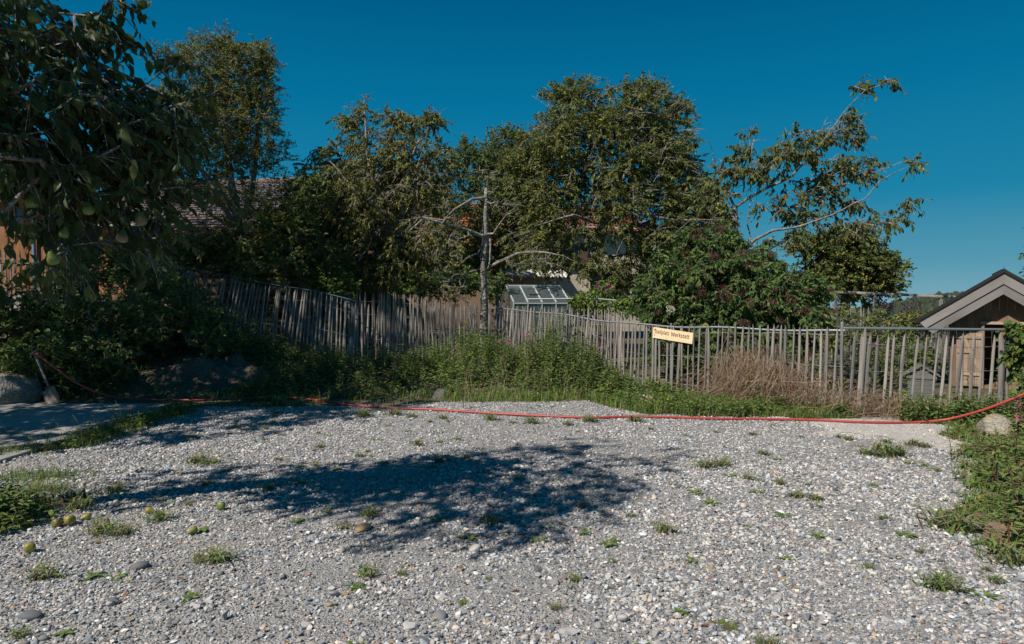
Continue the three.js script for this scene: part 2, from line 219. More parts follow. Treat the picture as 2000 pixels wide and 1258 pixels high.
// grows branches from a trunk towards points spread through the crown, then sets twigs and leaves at their ends
function grow(o) {
  reseed(o.seed); const base = o.trunk[0], root = thing(o.name, o.label, o.category || 'tree', [base[0], base[1], base[2]], 0, o.group);
  const B = [base[0], base[1], base[2]], wood = new GB(B), crown = new GB(B), nodes = [], W1 = [1, 1, 1];
  const chains = [];
  const addChain = (pts, parent) => { const ids = parent >= 0 ? [parent] : []; for (const p of pts) { nodes.push({ p, par: ids.length ? ids[ids.length - 1] : -1, w: 0, kids: 0, min: p[3] || 0 }); ids.push(nodes.length - 1); } chains.push(ids); return ids; };
  const refine = (pts, seg, j) => { const out = []; for (let k = 0; k < pts.length; k++) { if (k) { const a = pts[k - 1], b = pts[k], d = Math.hypot(b[0] - a[0], b[1] - a[1], b[2] - a[2]), n = Math.max(1, Math.round(d / seg)); for (let s = 1; s < n; s++) { const t = s / n; out.push([a[0] + (b[0] - a[0]) * t + gauss() * j, a[1] + (b[1] - a[1]) * t + gauss() * j, a[2] + (b[2] - a[2]) * t + gauss() * j, a[3] + (b[3] - a[3]) * t]); } } out.push(pts[k]); } return out; };
  addChain(refine(o.trunk, .4, .012), -1);
  const nearest = (p, bias) => { let bi = 0, bd = 1e9; for (let k = 0; k < nodes.length; k++) { const q = nodes[k].p; const dx = p[0] - q[0], dy = p[1] - q[1], dz = p[2] - q[2]; let d = Math.hypot(dx, dy, dz); if (dy < 0) d += -dy * (bias ?? .8); if (nodes[k].kids > 3) d += .15; if (d < bd) { bd = d; bi = k; } } return bi; };
  for (const l of o.limbs || []) { const n = nearest(l[0], 0); addChain(refine(l.map(q => [...q]), .3, .012), n); }
  const tips = [];
  for (const [cx, cy, cz, rx, ry, rz, n] of o.lobes) for (let k = 0; k < n; k++) { const d = ballDir(), s = Math.pow(R(), o.shell || .45); tips.push([cx + d[0] * rx * s, cy + d[1] * ry * s, cz + d[2] * rz * s]); }
  const t0 = o.trunk[o.trunk.length - 1]; tips.sort((a, b) => Math.hypot(a[0] - t0[0], (a[1] - t0[1]) * .7, a[2] - t0[2]) - Math.hypot(b[0] - t0[0], (b[1] - t0[1]) * .7, b[2] - t0[2]));
  const ends = [];
  for (const a of tips) {
    const n = nearest(a), q = nodes[n].p, d = Math.hypot(a[0] - q[0], a[1] - q[1], a[2] - q[2]), k = Math.max(1, Math.round(d / .32)), pts = [], up = (o.arch ?? .12) * d, j = Math.min(.05, d * .06);
    const par = nodes[n].par >= 0 ? nodes[nodes[n].par].p : q, dir = nrm(q[0] - par[0], q[1] - par[1], q[2] - par[2]);
    for (let s = 1; s <= k; s++) { const t = s / k, h = t * (1 - t), b = h * d * .5; pts.push([q[0] + (a[0] - q[0]) * t + dir[0] * b + gauss() * j, q[1] + (a[1] - q[1]) * t + dir[1] * b + h * up * 2 + gauss() * j, q[2] + (a[2] - q[2]) * t + dir[2] * b + gauss() * j]); }
    nodes[n].kids++; const ids = addChain(pts, n); ends.push([ids[ids.length - 1], n]);
  }
  for (let k = nodes.length - 1; k >= 0; k--) { const nd = nodes[k]; if (!nd.w) nd.w = Math.pow(o.tip || .005, 2.3); if (nd.par >= 0) nodes[nd.par].w += nd.w; }
  const rad = nd => Math.max(nd.min, Math.min(Math.pow(nd.w, 1 / 2.3), o.maxR || .2));
  chains.forEach((ids, ci) => { const own = ci === 0 || ci <= (o.limbs || []).length; const pts = ids.map((id, k) => { const nd = nodes[id]; let r = rad(nd); if (k === 0 && ci > 0) r = Math.min(r, rad(nodes[ids[Math.min(1, ids.length - 1)]]) * 1.3); return [...nd.p.slice(0, 3), r]; }); wood.tube(pts, ci === 0 ? 10 : own || pts[0][3] > .03 ? 7 : 4, W1); });
  const lf = o.leaf, cents = o.center || o.lobes[0];
  for (const [id, pn] of ends) {
    if (lf.keep !== undefined && R() > lf.keep) continue;
    const p = nodes[id].p, q = nodes[nodes[id].par].p, bd = nrm(p[0] - q[0], p[1] - q[1], p[2] - q[2]), out = nrm(p[0] - cents[0], (p[1] - cents[1]) * .6, p[2] - cents[2]), dead = R() < (o.dead || 0);
    for (let w = 0; w < lf.twigs; w++) {
      const r = ballDir(), sp = lf.spread ?? .9; const td = nrm(bd[0] * .6 + out[0] * .5 + r[0] * sp, bd[1] * .6 + out[1] * .3 + r[1] * sp + (lf.up ?? .2), bd[2] * .6 + out[2] * .5 + r[2] * sp), L = lf.twigLen * rr(.6, 1.35), sag = lf.sag ?? .15;
      const o0 = R() * .5, s0 = [p[0] + (q[0] - p[0]) * o0, p[1] + (q[1] - p[1]) * o0, p[2] + (q[2] - p[2]) * o0];
      const P = t => [s0[0] + td[0] * L * t, s0[1] + td[1] * L * t - sag * L * t * t, s0[2] + td[2] * L * t];
      wood.tube(dead ? [[...P(0), .007], [...P(.5), .0055], [...P(1), .003]] : [[...P(0), .0045], [...P(1), .0024]], 3, W1, false);
      if (dead) continue;
      const nl = Math.round(lf.n * rr(.6, 1.3));
      for (let k = 0; k < nl; k++) {
        const t = .15 + .85 * (k + R()) / nl, c = P(t), s = ballDir(); const ld = nrm(td[0] * .5 + s[0], td[1] * .5 + s[1] * .7 - (lf.droop ?? .4), td[2] * .5 + s[2]); const u = ballDir(); let nn = nrm(u[0] * .8, u[1] * .8 + .9, u[2] * .8); const dt = nn[0] * ld[0] + nn[1] * ld[1] + nn[2] * ld[2]; nn = nrm(nn[0] - dt * ld[0], nn[1] - dt * ld[1], nn[2] - dt * ld[2]);
        const ll = lf.len * rr(.5, 1.3), col = vary(R() < (lf.odd || 0) ? pick(lf.oddColors) : pick(lf.colors), .3);
        if (o.onLeaf && o.onLeaf(c, ld, nn, ll, col)) continue;
        lf.broad ? crown.broad(...c, ...ld, ...nn, ll, ll * lf.ratio, col, .22) : crown.leaf(...c, ...ld, ...nn, ll, ll * lf.ratio, col);
      }
    }
  }
  wood.build('trunk', o.bark || M.bark, root);
  if (crown.n) crown.build('crown', o.leafMat || M.leaf, root);
  root.userData.tips = undefined; delete root.userData.tips;
  return { root, tips, nodes };
}
const LB = (px, py, Z, rx, ry, rz, n) => { const p = at(px, py, Z); return [p[0], p[1], p[2], rx * Z / F, ry * Z / F, rz, n]; };
const TP = (px, py, Z, r) => [...at(px, py, Z), r];
const G = { olive: [[.18, .22, .036], [.22, .24, .042], [.15, .195, .034], [.265, .26, .055]], deep: [[.08, .145, .028], [.115, .18, .032], [.07, .125, .028], [.15, .2, .038]], elder: [[.07, .16, .034], [.105, .195, .038], [.055, .13, .032], [.15, .21, .038]], fresh: [[.19, .3, .036], [.14, .24, .036], [.23, .31, .048], [.115, .205, .034]], weed: [[.12, .215, .034], [.155, .25, .04], [.1, .18, .034], [.2, .265, .046]], yellow: [[.38, .32, .05], [.34, .26, .05], [.28, .18, .045]] };

// slender tree with narrow leaves rising in front of the brown roofed building
{ const Z = 17, b = at(465, 500, Z); b[1] = ground0(b);
  grow({ name: 'willow_tree', label: 'tall slender tree with small narrow leaves in front of the brown roofed building', seed: 21, trunk: [[...b, .16], TP(466, 440, Z, .13), TP(452, 360, Z, .09), TP(440, 240, Z, .05), TP(436, 150, Z, .02)],
    limbs: [[TP(466, 450, Z, .08), TP(492, 380, Z + .3, .07), TP(500, 300, Z + .3, .05), TP(505, 200, Z, .02)], [TP(462, 450, Z, .07), TP(425, 380, Z - .4, .06), TP(385, 320, Z - .5, .04), TP(350, 250, Z, .02)], [TP(464, 455, Z, .05), TP(400, 410, Z + .5, .04), TP(345, 370, Z + .5, .02)]],
    lobes: [LB(470, 480, Z - .5, 120, 50, .9, 110), LB(420, 300, Z, 60, 60, .8, 50), LB(435, 130, Z, 92, 48, .9, 118), LB(405, 220, Z, 105, 75, 1.2, 187), LB(490, 200, Z, 52, 90, 1, 118), LB(340, 120, Z, 40, 28, .5, 20), LB(340, 310, Z, 85, 65, 1, 106), LB(480, 310, Z, 70, 55, 1, 50), LB(530, 270, Z, 35, 50, .7, 15), LB(400, 380, Z, 95, 45, 1, 62), LB(530, 420, Z, 80, 60, 1, 93), LB(300, 220, Z, 40, 50, .8, 25), LB(510, 110, Z, 25, 25, .5, 20)],
    leaf: { len: 0.083, ratio: .36, twigs: 4, twigLen: 0.425, n: 20, colors: [...G.olive, [.07, .085, .03]], odd: .05, oddColors: G.yellow, droop: .15, up: .3, sag: .2 }, bark: M.twig, tip: .006 }); }
// olive tree with hanging leaves
{ const Z = 18, b = at(772, 580, Z); b[1] = ground0(b);
  grow({ name: 'fruit_tree', label: 'bushy olive green tree with hanging leaves behind the shaded paling fence', seed: 22, trunk: [[...b, .15], TP(778, 480, Z, .12), TP(788, 380, Z, .09), TP(792, 270, Z, .03)],
    limbs: [[TP(778, 460, Z, .07), TP(740, 400, Z - .4, .06), TP(716, 300, Z - .3, .04), TP(711, 195, Z, .012)], [TP(790, 350, Z, .05), TP(815, 280, Z - .2, .03), TP(862, 220, Z, .01)], [TP(780, 440, Z, .05), TP(700, 380, Z - .8, .04), TP(640, 310, Z - .6, .015)], [TP(780, 470, Z, .04), TP(830, 425, Z - 1, .03), TP(870, 430, Z - 1.2, .012)]],
    lobes: [LB(855, 330, Z, 35, 70, .6, 40), LB(600, 380, Z, 40, 50, .6, 40), LB(720, 530, Z - .3, 130, 40, .9, 110), LB(860, 500, Z - .2, 50, 70, .8, 70), LB(720, 310, Z, 85, 65, 1.1, 132), LB(700, 400, Z, 100, 85, 1.4, 204), LB(795, 330, Z, 62, 85, 1.1, 132), LB(640, 340, Z, 45, 50, .8, 48), LB(760, 470, Z, 115, 75, 1.4, 192), LB(640, 450, Z, 62, 75, 1.1, 102), LB(712, 215, Z, 13, 26, .25, 16), LB(690, 240, Z, 26, 16, .3, 14), LB(845, 235, Z, 22, 12, .3, 14), LB(800, 240, Z, 45, 25, .5, 33), LB(850, 380, Z, 30, 60, .8, 36), LB(760, 225, Z, 25, 15, .3, 12)],
    leaf: { len: 0.090, ratio: .42, twigs: 4, twigLen: 0.375, n: 20, colors: [...G.olive, [.13, .12, .045]], odd: .07, oddColors: G.yellow, droop: 1.0, up: 0, sag: .35 }, bark: M.twig, tip: .0065, arch: .25, dead: .25 }); }
// darker round tree behind the cut trunk
{ const Z = 21, b = at(985, 570, Z); b[1] = ground0(b);
  grow({ name: 'plum_tree', label: 'dark green tree behind the cut off trunk and the greenhouse', seed: 23, trunk: [[...b, .13], TP(980, 480, Z, .1), TP(965, 380, Z, .05), TP(950, 290, Z, .02)],
    lobes: [LB(880, 370, Z, 40, 60, .6, 45), LB(1020, 300, Z, 40, 50, .6, 36), LB(900, 520, Z, 90, 40, .9, 70), LB(1060, 420, Z, 60, 70, .9, 70), LB(1000, 390, Z - .8, 70, 60, .6, 60), LB(945, 330, Z, 60, 50, 1, 118), LB(970, 400, Z, 100, 70, 1.3, 196), LB(905, 305, Z, 18, 32, .4, 25), LB(1010, 340, Z, 50, 70, 1, 105), LB(870, 450, Z, 65, 75, 1.2, 118), LB(960, 480, Z, 100, 50, 1.2, 105), LB(1040, 470, Z, 60, 65, 1, 84), LB(975, 275, Z, 40, 25, .5, 33)],
    leaf: { len: 0.084, ratio: .5, twigs: 4, twigLen: 0.400, n: 23, colors: [...G.deep, ...G.deep, G.olive[0]], odd: .02, oddColors: G.yellow, droop: .3, up: .3 }, bark: M.twig, tip: .0065, dead: .18 }); }
// big cherry tree
{ const Z = 19, b = at(1172, 590, Z); b[1] = ground0(b);
  grow({ name: 'cherry_tree', label: 'big round cherry tree with a curved lichened trunk behind the fence', seed: 24, trunk: [[...b, .24], TP(1166, 530, Z, .2), TP(1161, 500, Z, .18), TP(1172, 465, Z, .15), TP(1182, 420, Z, .14), TP(1185, 380, Z, .1), TP(1178, 300, Z, .05), TP(1165, 200, Z, .02)],
    limbs: [[TP(1185, 405, Z, .09), TP(1205, 375, Z - .4, .08), TP(1222, 340, Z - .6, .06), TP(1260, 290, Z - .6, .03), TP(1290, 250, Z - .6, .012)], [TP(1182, 430, Z, .06), TP(1240, 415, Z - .8, .045), TP(1320, 430, Z - 1.2, .03), TP(1420, 430, Z - 1.3, .012)], [TP(1178, 440, Z, .05), TP(1120, 420, Z - 1, .035), TP(1050, 440, Z - 1.4, .012)], [TP(1180, 360, Z, .05), TP(1110, 300, Z - .6, .03), TP(1050, 230, Z - .6, .01)], [TP(1175, 300, Z, .03), TP(1120, 240, Z - .4, .02), TP(1040, 188, Z - .2, .008)]],
    lobes: [LB(1115, 450, Z - .3, 60, 36, .6, 40), LB(1150, 520, Z - .6, 70, 30, .4, 22), LB(1225, 520, Z + .4, 50, 50, .6, 36), LB(1360, 460, Z - .6, 60, 60, .8, 70), LB(1040, 470, Z - .6, 60, 60, .8, 60), LB(1400, 420, Z - .8, 40, 40, .5, 26), LB(1020, 330, Z, 40, 60, .7, 50), LB(1180, 300, Z - .4, 150, 90, 1.2, 120), LB(1080, 510, Z + .6, 60, 40, .6, 30), LB(1240, 420, Z - .5, 120, 60, 1, 90), LB(1200, 230, Z, 130, 52, 1.5, 246), LB(1280, 290, Z, 82, 72, 1.4, 217), LB(1090, 290, Z, 78, 68, 1.3, 188), LB(1130, 185, Z, 46, 22, .7, 49), LB(1245, 178, Z, 44, 20, .6, 46), LB(1070, 390, Z, 65, 65, 1.2, 137), LB(1200, 370, Z, 130, 65, 1.6, 217), LB(1330, 380, Z, 55, 80, 1.2, 137), LB(1290, 470, Z, 90, 50, 1.3, 108), LB(1080, 190, Z, 20, 20, .4, 11), LB(1320, 220, Z, 30, 25, .6, 26), LB(1380, 400, Z, 30, 40, .8, 29), LB(1290, 540, Z, 60, 40, 1, 58)],
    leaf: { len: 0.094, ratio: .44, twigs: 4, twigLen: 0.400, n: 20, colors: [...G.olive, ...G.olive, ...G.deep, [.12, .13, .03]], odd: .05, oddColors: G.yellow, droop: .55, up: .1, sag: .25 }, tip: .007, maxR: .16, dead: .27, arch: .2 }); }
// sparse leaning cherry at the right
{ const Z = 14, TP = (px, py, Z, r) => [...at(px, py, Z), r * .44], b = at(1440, 640, Z); b[1] = ground0(b);
  grow({ name: 'cherry_tree', label: 'sparse cherry tree with long limbs leaning out against the blue sky', seed: 25, shell: .6, trunk: [[...b, .1], TP(1440, 500, Z, .12), TP(1436, 440, Z, .115), TP(1436, 402, Z, .11)],
    limbs: [[TP(1437, 404, Z, .075), TP(1460, 388, Z, .07), TP(1500, 366, Z - .2, .062), TP(1545, 345, Z - .3, .052), TP(1590, 300, Z - .4, .04), TP(1630, 245, Z - .4, .028), TP(1660, 205, Z - .4, .022), TP(1690, 176, Z - .4, .015), TP(1750, 158, Z - .4, .006)], [TP(1443, 498, Z, .07), TP(1475, 468, Z - .4, .065), TP(1510, 450, Z - .6, .058), TP(1560, 443, Z - .8, .05), TP(1620, 422, Z - .9, .04), TP(1690, 388, Z - .9, .028), TP(1720, 352, Z - .9, .02), TP(1790, 316, Z - .8, .006)], [TP(1435, 405, Z, .06), TP(1420, 370, Z + .2, .05), TP(1408, 345, Z + .2, .04), TP(1392, 310, Z + .2, .03)], [TP(1392, 310, Z + .2, .022), TP(1425, 292, Z, .014), TP(1437, 255, Z, .005)], [TP(1398, 320, Z + .2, .02), TP(1385, 275, Z, .012), TP(1345, 268, Z, .004)], [TP(1437, 404, Z, .05), TP(1452, 375, Z + .4, .045), TP(1460, 345, Z + .4, .03), TP(1470, 300, Z + .4, .01)], [TP(1470, 480, Z, .04), TP(1460, 440, Z + .6, .035), TP(1466, 380, Z + .6, .02), TP(1465, 340, Z + .6, .008)], [TP(1438, 470, Z, .03), TP(1400, 440, Z - .6, .02), TP(1350, 428, Z - .8, .014), TP(1320, 455, Z - .9, .008), TP(1275, 488, Z - 1, .004)], [TP(1545, 345, Z - .3, .03), TP(1620, 350, Z - .8, .022), TP(1690, 330, Z - 1, .012), TP(1705, 290, Z - 1, .005)], [TP(1560, 443, Z - .8, .024), TP(1600, 470, Z - 1, .016), TP(1690, 440, Z - 1.2, .01), TP(1760, 465, Z - 1.2, .004)], [TP(1450, 495, Z, .04), TP(1500, 490, Z + .6, .03), TP(1550, 460, Z + .9, .012)], [TP(1500, 366, Z - .2, .03), TP(1530, 310, Z - .6, .02), TP(1555, 262, Z - .7, .008)], [TP(1545, 345, Z - .3, .03), TP(1600, 330, Z - .1, .02), TP(1660, 300, Z, .008)], [TP(1460, 388, Z, .03), TP(1490, 345, Z - .6, .02), TP(1505, 300, Z - .8, .008)], [TP(1510, 450, Z - .6, .03), TP(1560, 405, Z - .3, .022), TP(1600, 390, Z - .2, .016), TP(1655, 355, Z - .1, .008)], [TP(1620, 422, Z - .9, .024), TP(1680, 432, Z - .8, .014), TP(1745, 448, Z - .7, .006)], [TP(1436, 430, Z, .03), TP(1405, 400, Z + .3, .02), TP(1370, 360, Z + .4, .008)], [TP(1475, 468, Z - .4, .024), TP(1520, 480, Z - .2, .016), TP(1590, 450, Z, .008)]],
    lobes: [LB(1555, 285, Z - .5, 40, 30, .4, 16), LB(1540, 390, Z - .3, 70, 30, .6, 21), LB(1630, 370, Z - .2, 50, 40, .6, 21), LB(1690, 440, Z - .8, 50, 20, .4, 16), LB(1380, 370, Z + .3, 30, 30, .4, 16), LB(1530, 470, Z - .2, 60, 18, .5, 16), LB(1500, 310, Z - .6, 30, 30, .4, 13), LB(1465, 290, Z, 22, 40, .5, 22), LB(1480, 340, Z, 52, 28, .7, 34), LB(1555, 300, Z, 62, 26, .8, 39), LB(1610, 262, Z, 34, 24, .5, 24), LB(1655, 232, Z, 26, 24, .4, 18), LB(1680, 172, Z, 16, 6, .2, 8), LB(1738, 160, Z, 14, 5, .15, 8), LB(1640, 320, Z, 42, 22, .6, 27), LB(1600, 360, Z, 42, 26, .7, 24), LB(1688, 335, Z, 20, 12, .4, 9), LB(1670, 270, Z, 26, 14, .4, 12), LB(1782, 318, Z, 12, 5, .2, 8), LB(1560, 420, Z, 55, 18, .7, 16), LB(1660, 395, Z, 50, 18, .6, 18), LB(1740, 430, Z, 26, 30, .5, 12), LB(1400, 380, Z, 36, 40, .7, 27), LB(1420, 330, Z, 30, 26, .6, 16), LB(1775, 395, Z, 10, 8, .3, 6), LB(1700, 330, Z, 20, 40, .4, 9), LB(1640, 450, Z, 50, 20, .6, 12)],
    leaf: { len: .098, ratio: .5, twigs: 3, twigLen: .26, n: 8, colors: [...G.deep, [.09, .095, .03], [.12, .12, .04]], odd: .07, oddColors: [...G.yellow, [.4, .22, .03]], droop: 1.1, up: 0, sag: .3, broad: true }, tip: .0045, maxR: .07, arch: .1, dead: .3 }); }
// apple tree with small orange fruit
{ const Z = 20, b = at(1652, 620, Z); b[1] = ground0(b);
  const { root, tips } = grow({ name: 'apple_tree', label: 'dense round tree dotted with small orange fruit beside the wooden beam', seed: 26, trunk: [[...b, .14], TP(1652, 560, Z, .12), TP(1655, 520, Z, .08), TP(1665, 470, Z, .03)],
    lobes: [LB(1690, 570, Z, 45, 30, .7, 40), LB(1640, 560, Z, 50, 40, .7, 40), LB(1680, 510, Z, 58, 45, 1, 192), LB(1655, 470, Z, 42, 24, .8, 80), LB(1715, 545, Z, 36, 32, .7, 88), LB(1610, 530, Z, 40, 50, .9, 112), LB(1580, 480, Z, 40, 30, .8, 64), LB(1750, 520, Z, 14, 12, .3, 12)],
    leaf: { len: 0.089, ratio: .52, twigs: 4, twigLen: 0.325, n: 19, colors: [...G.olive, ...G.deep], odd: .04, oddColors: G.yellow, droop: .5 }, bark: M.twig, tip: .0065 });
  const fr = new GB([b[0], b[1], b[2]]); reseed(5); for (let k = 0; k < 170; k++) { const p = pick(tips), g = new THREE.IcosahedronGeometry(.024, 1); g.translate(p[0] - b[0] + gauss() * .25, p[1] - b[1] + gauss() * .25, p[2] - b[2] + .2 + gauss() * .25); fr.add(g, vary([.34, .18, .03], .3)); }
  tag(fr.build('fruit', M.col, root), 'small orange fruit', null, null, 'stuff'); }
// cut-off trunk with bare limbs
{ const Z = 14.5, TP = (px, py, Z, r) => [...at(px, py, Z), r * .82], b = at(946, 668, Z); b[1] = ground0(b) - .02;
  const { root } = grow({ name: 'pruned_tree', label: 'cut off grey trunk with bare crooked limbs rising through the fence', seed: 27, trunk: [[...b, .1], TP(946, 600, Z, .1), TP(944, 520, Z, .092), TP(948, 470, Z, .085), TP(948, 420, Z, .075), TP(950, 367, Z, .05)],
    limbs: [[TP(949, 386, Z, .045), TP(922, 389, Z - .2, .038), TP(905, 399, Z - .4, .034), TP(889, 408, Z - .5, .028), TP(876, 420, Z - .6, .02), TP(860, 440, Z - .7, .008)], [TP(958, 464, Z, .05), TP(939, 460, Z - .12, .05), TP(914, 450, Z - .3, .046), TP(887, 442, Z - .5, .04), TP(853, 433, Z - .7, .032), TP(820, 425, Z - .9, .02), TP(780, 431, Z - 1, .008)],
      [TP(948, 457, Z, .03), TP(964, 456, Z - .2, .026), TP(977, 436, Z - .3, .022), TP(989, 420, Z - .4, .018), TP(1010, 411, Z - .4, .006)], [TP(952, 524, Z, .045), TP(974, 512, Z - .2, .042), TP(1011, 495, Z - .5, .038), TP(1040, 492, Z - .6, .032), TP(1065, 493, Z - .7, .026), TP(1100, 500, Z - .8, .016), TP(1125, 512, Z - .8, .006)],
      [TP(941, 480, Z, .016), TP(934, 494, Z - .2, .014), TP(914, 503, Z - .4, .012), TP(890, 523, Z - .5, .005)], [TP(938, 526, Z, .02), TP(914, 532, Z - .3, .016), TP(887, 537, Z - .5, .012), TP(860, 562, Z - .6, .004)], [TP(957, 464, Z, .03), TP(958, 480, Z - .16, .026), TP(957, 510, Z - .14, .026), TP(953, 526, Z - .1, .03)], [TP(950, 394, Z, .03), TP(960, 398, Z - .1, .022), TP(973, 392, Z - .3, .008)], [TP(950, 374, Z, .024), TP(964, 376, Z - .1, .012)], [TP(889, 441, Z - .5, .016), TP(893, 428, Z - .6, .012), TP(886, 416, Z - .6, .01)], [TP(853, 433, Z - .7, .014), TP(870, 425, Z - 1, .01), TP(890, 421, Z - 1.1, .004)]],
    lobes: [LB(830, 440, Z - 1, 40, 30, .3, 16), LB(880, 450, Z - .6, 40, 30, .4, 14), LB(880, 560, Z - .5, 35, 30, .4, 18), LB(1060, 510, Z - .6, 60, 20, .4, 16), LB(950, 350, Z, 26, 22, .3, 12), LB(985, 400, Z - .3, 30, 14, .3, 8), LB(870, 410, Z - .6, 30, 14, .3, 8), LB(1000, 520, Z - .5, 40, 25, .3, 10)],
    leaf: { len: .07, ratio: .45, twigs: 3, twigLen: .22, n: 4, colors: G.olive, droop: .8, keep: .9 }, tip: .004, maxR: .05, arch: -.1, dead: .6 });
  root.userData.category = 'tree'; }
// overhanging pear tree: trunk outside the frame at the left, its low branches hang into view
const pearLeaves = [];
{ const b = [-5.7, 0, -3.5]; const inView = c => { const Z = -c[2]; if (Z < 1) return false; const px = 1000 + c[0] / Z * F, py = 590 - (c[1] - EYE) / Z * F; return px > -20 && px < 720 && py > -30; };
  const { root, tips } = grow({ name: 'pear_tree', label: 'pear tree with glossy leaves and green pears hanging over the yard', seed: 31, trunk: [[...b, .15], [-5.68, 1.2, -3.55, .13], [-5.6, 2.2, -3.6, .11], [-5.2, 3.6, -3.5, .08], [-4.6, 4.9, -3.2, .05], [-4.1, 6.0, -2.9, .02]],
    limbs: [[[-5.6, 2.4, -3.6, .06], [-4.6, 3.1, -3.7, .05], [-3.6, 3.4, -4.0, .045], [-3.0, 3.3, -4.5, .03], [-2.35, 3.0, -4.8, .012]], [[-5.6, 2.1, -3.6, .05], [-4.7, 2.6, -3.9, .045], [-3.9, 2.8, -4.2, .035], [-3.1, 2.55, -4.6, .02], [-2.5, 2.3, -4.7, .008]], [[-5.2, 3.7, -3.5, .05], [-4.2, 4.3, -3.6, .04], [-3.3, 4.3, -4.1, .025], [-2.75, 4.0, -4.4, .01]]],
    lobes: [[-3.85, 4.9, -2.85, 1.3, .95, 1.25, 105], [-3.75, 6.1, -2.8, 1.2, .85, 1.15, 70], [-4.3, 4.3, -3.3, 1.0, .7, .8, 50], [-5.1, 3.6, -3.6, .8, .8, .7, 50], [-3.3, 4.6, -2.2, .9, .8, .8, 60], [-3.7, 5.3, -2.2, .9, .7, .8, 45], LB(60, 90, 4.4, 130, 150, .7, 41), LB(150, 200, 4.5, 90, 80, .55, 36), LB(230, 230, 4.6, 80, 60, .5, 30), LB(300, 270, 4.6, 60, 60, .45, 22), LB(40, 280, 4.4, 90, 80, .5, 29), LB(140, 320, 4.5, 110, 60, .5, 30), LB(270, 380, 4.7, 60, 50, .4, 17), LB(120, 410, 4.5, 40, 40, .3, 6), LB(60, 430, 4.3, 50, 50, .25, 4), LB(50, 510, 4.2, 20, 35, .12, 2), LB(260, 460, 4.6, 40, 25, .2, 4), LB(185, 50, 4.4, 22, 40, .25, 6), LB(230, 5, 4.4, 18, 12, .15, 2), LB(120, 480, 4.3, 30, 14, .15, 2), LB(420, 370, 4.8, 45, 20, .15, 2), LB(-120, 200, 4.2, 160, 200, .7, 52), LB(355, 215, 4.6, 22, 20, .2, 3), LB(345, 130, 4.6, 16, 10, .12, 2)],
    leaf: { len: .088, ratio: .5, twigs: 3, twigLen: .25, n: 8, colors: [[.055, .095, .022], [.07, .115, .026], [.048, .082, .02], [.085, .115, .028]], odd: .02, oddColors: G.yellow, droop: .95, up: -.1, sag: .35, broad: true }, bark: M.bark, leafMat: M.glossy, tip: .005, maxR: .14, arch: .25,
    onLeaf: (c, d, n, L, col) => { if (inView(c) && -c[2] < 5.6 && pearLeaves.length < 4000) { pearLeaves.push([c, d, n, L, col]); return true; } return false; } });
  // the leaves that show largest are meshes of their own, the rest is one part
  pearLeaves.sort((p, q) => (-p[0][2] / p[3]) - (-q[0][2] / q[3]));
  const proto = [0, 1, 2].map(k => { const g = new GB(); g.broad(0, 0, 0, 0, 0, 1, 0, 1, 0, 1, [.46, .52, .58][k], [1, 1, 1], [.15, .25, .4][k]); return g.geo(); }), mats = [[.055, .095, .022], [.07, .115, .026], [.048, .082, .02], [.088, .12, .03]].map(c => leafMat({ vertexColors: false, color: new THREE.Color().setRGB(...c), clearcoat: .3, clearcoatRoughness: .3 }));
  const rest = new GB(b), mt = new THREE.Matrix4();
  pearLeaves.forEach(([c, d, n, L, col], k) => { if (k < 298) { const m = mesh('leaf', pick(proto), pick(mats), root); const s = cross(n, d); mt.makeBasis(V(...s), V(...n), V(...d)); m.quaternion.setFromRotationMatrix(mt); m.position.set(c[0] - b[0], c[1] - b[1], c[2] - b[2]); m.scale.setScalar(L); } else rest.broad(...c, ...d, ...n, L, L * .5, col, .25); });
  if (rest.n) tag(rest.build('foliage', M.glossy, root), null, null, null, 'stuff');
  console.log('pear leaves', pearLeaves.length);
}
const pearGeo = (() => { const pts = [[0, -.046], [.02, -.045], [.034, -.036], [.04, -.018], [.037, .004], [.027, .024], [.019, .04], [.012, .052], [0, .056]].map(p => new THREE.Vector2(...p)); return new THREE.LatheGeometry(new THREE.SplineCurve(pts).getPoints(18).map(p => new THREE.Vector2(Math.max(0, p.x), p.y)), 16); })();
const stemGeo = new THREE.TubeGeometry(new THREE.CatmullRomCurve3([V(0, .05, 0), V(.004, .07, 0), V(.012, .09, .003)]), 5, .0022, 5);
const pearMat = (a, b) => new THREE.MeshPhysicalMaterial({ map: tex(128, 64, (u, v) => mixc(a, b, sstep(.4, .75, fbm(u * 4, v * 3, 4, 4) + .15 * (vnoise(u * 60, v * 40, 60) - .5)))), roughness: .45, clearcoat: .2 });
const pearMats = [pearMat([.14, .19, .035], [.19, .22, .05]), pearMat([.13, .16, .035], [.19, .12, .045]), pearMat([.22, .235, .04], [.27, .2, .05])];
{ const tree = scene.getObjectByName('pear_tree'); reseed(77); const sm = std({ color: new THREE.Color().setRGB(.12, .09, .05) });
  for (const [px, py, Z, m, s] of [[152, 197, 4.2, 0, 1.05], [103, 505, 4.15, 0, 1.05], [239, 462, 4.3, 1, 1], [275, 428, 4.35, 1, 1.05], [172, 408, 4.3, 0, 1], [66, 33, 4.1, 0, 1], [70, 115, 4.3, 0, .9], [122, 222, 4.4, 1, 1], [125, 455, 4.3, 0, .9], [62, 394, 4.2, 0, 1], [10, 160, 4.2, 0, 1]]) {
    const p = at(px, py, Z); const g = mesh('pear', pearGeo, pearMats[m], tree, [p[0] - tree.position.x, p[1] - tree.position.y, p[2] - tree.position.z], [gauss() * .25, rr(0, 6), gauss() * .25]); g.scale.set(s * .85, s * .8, s * .85); mesh('stem', stemGeo, sm, g); } }
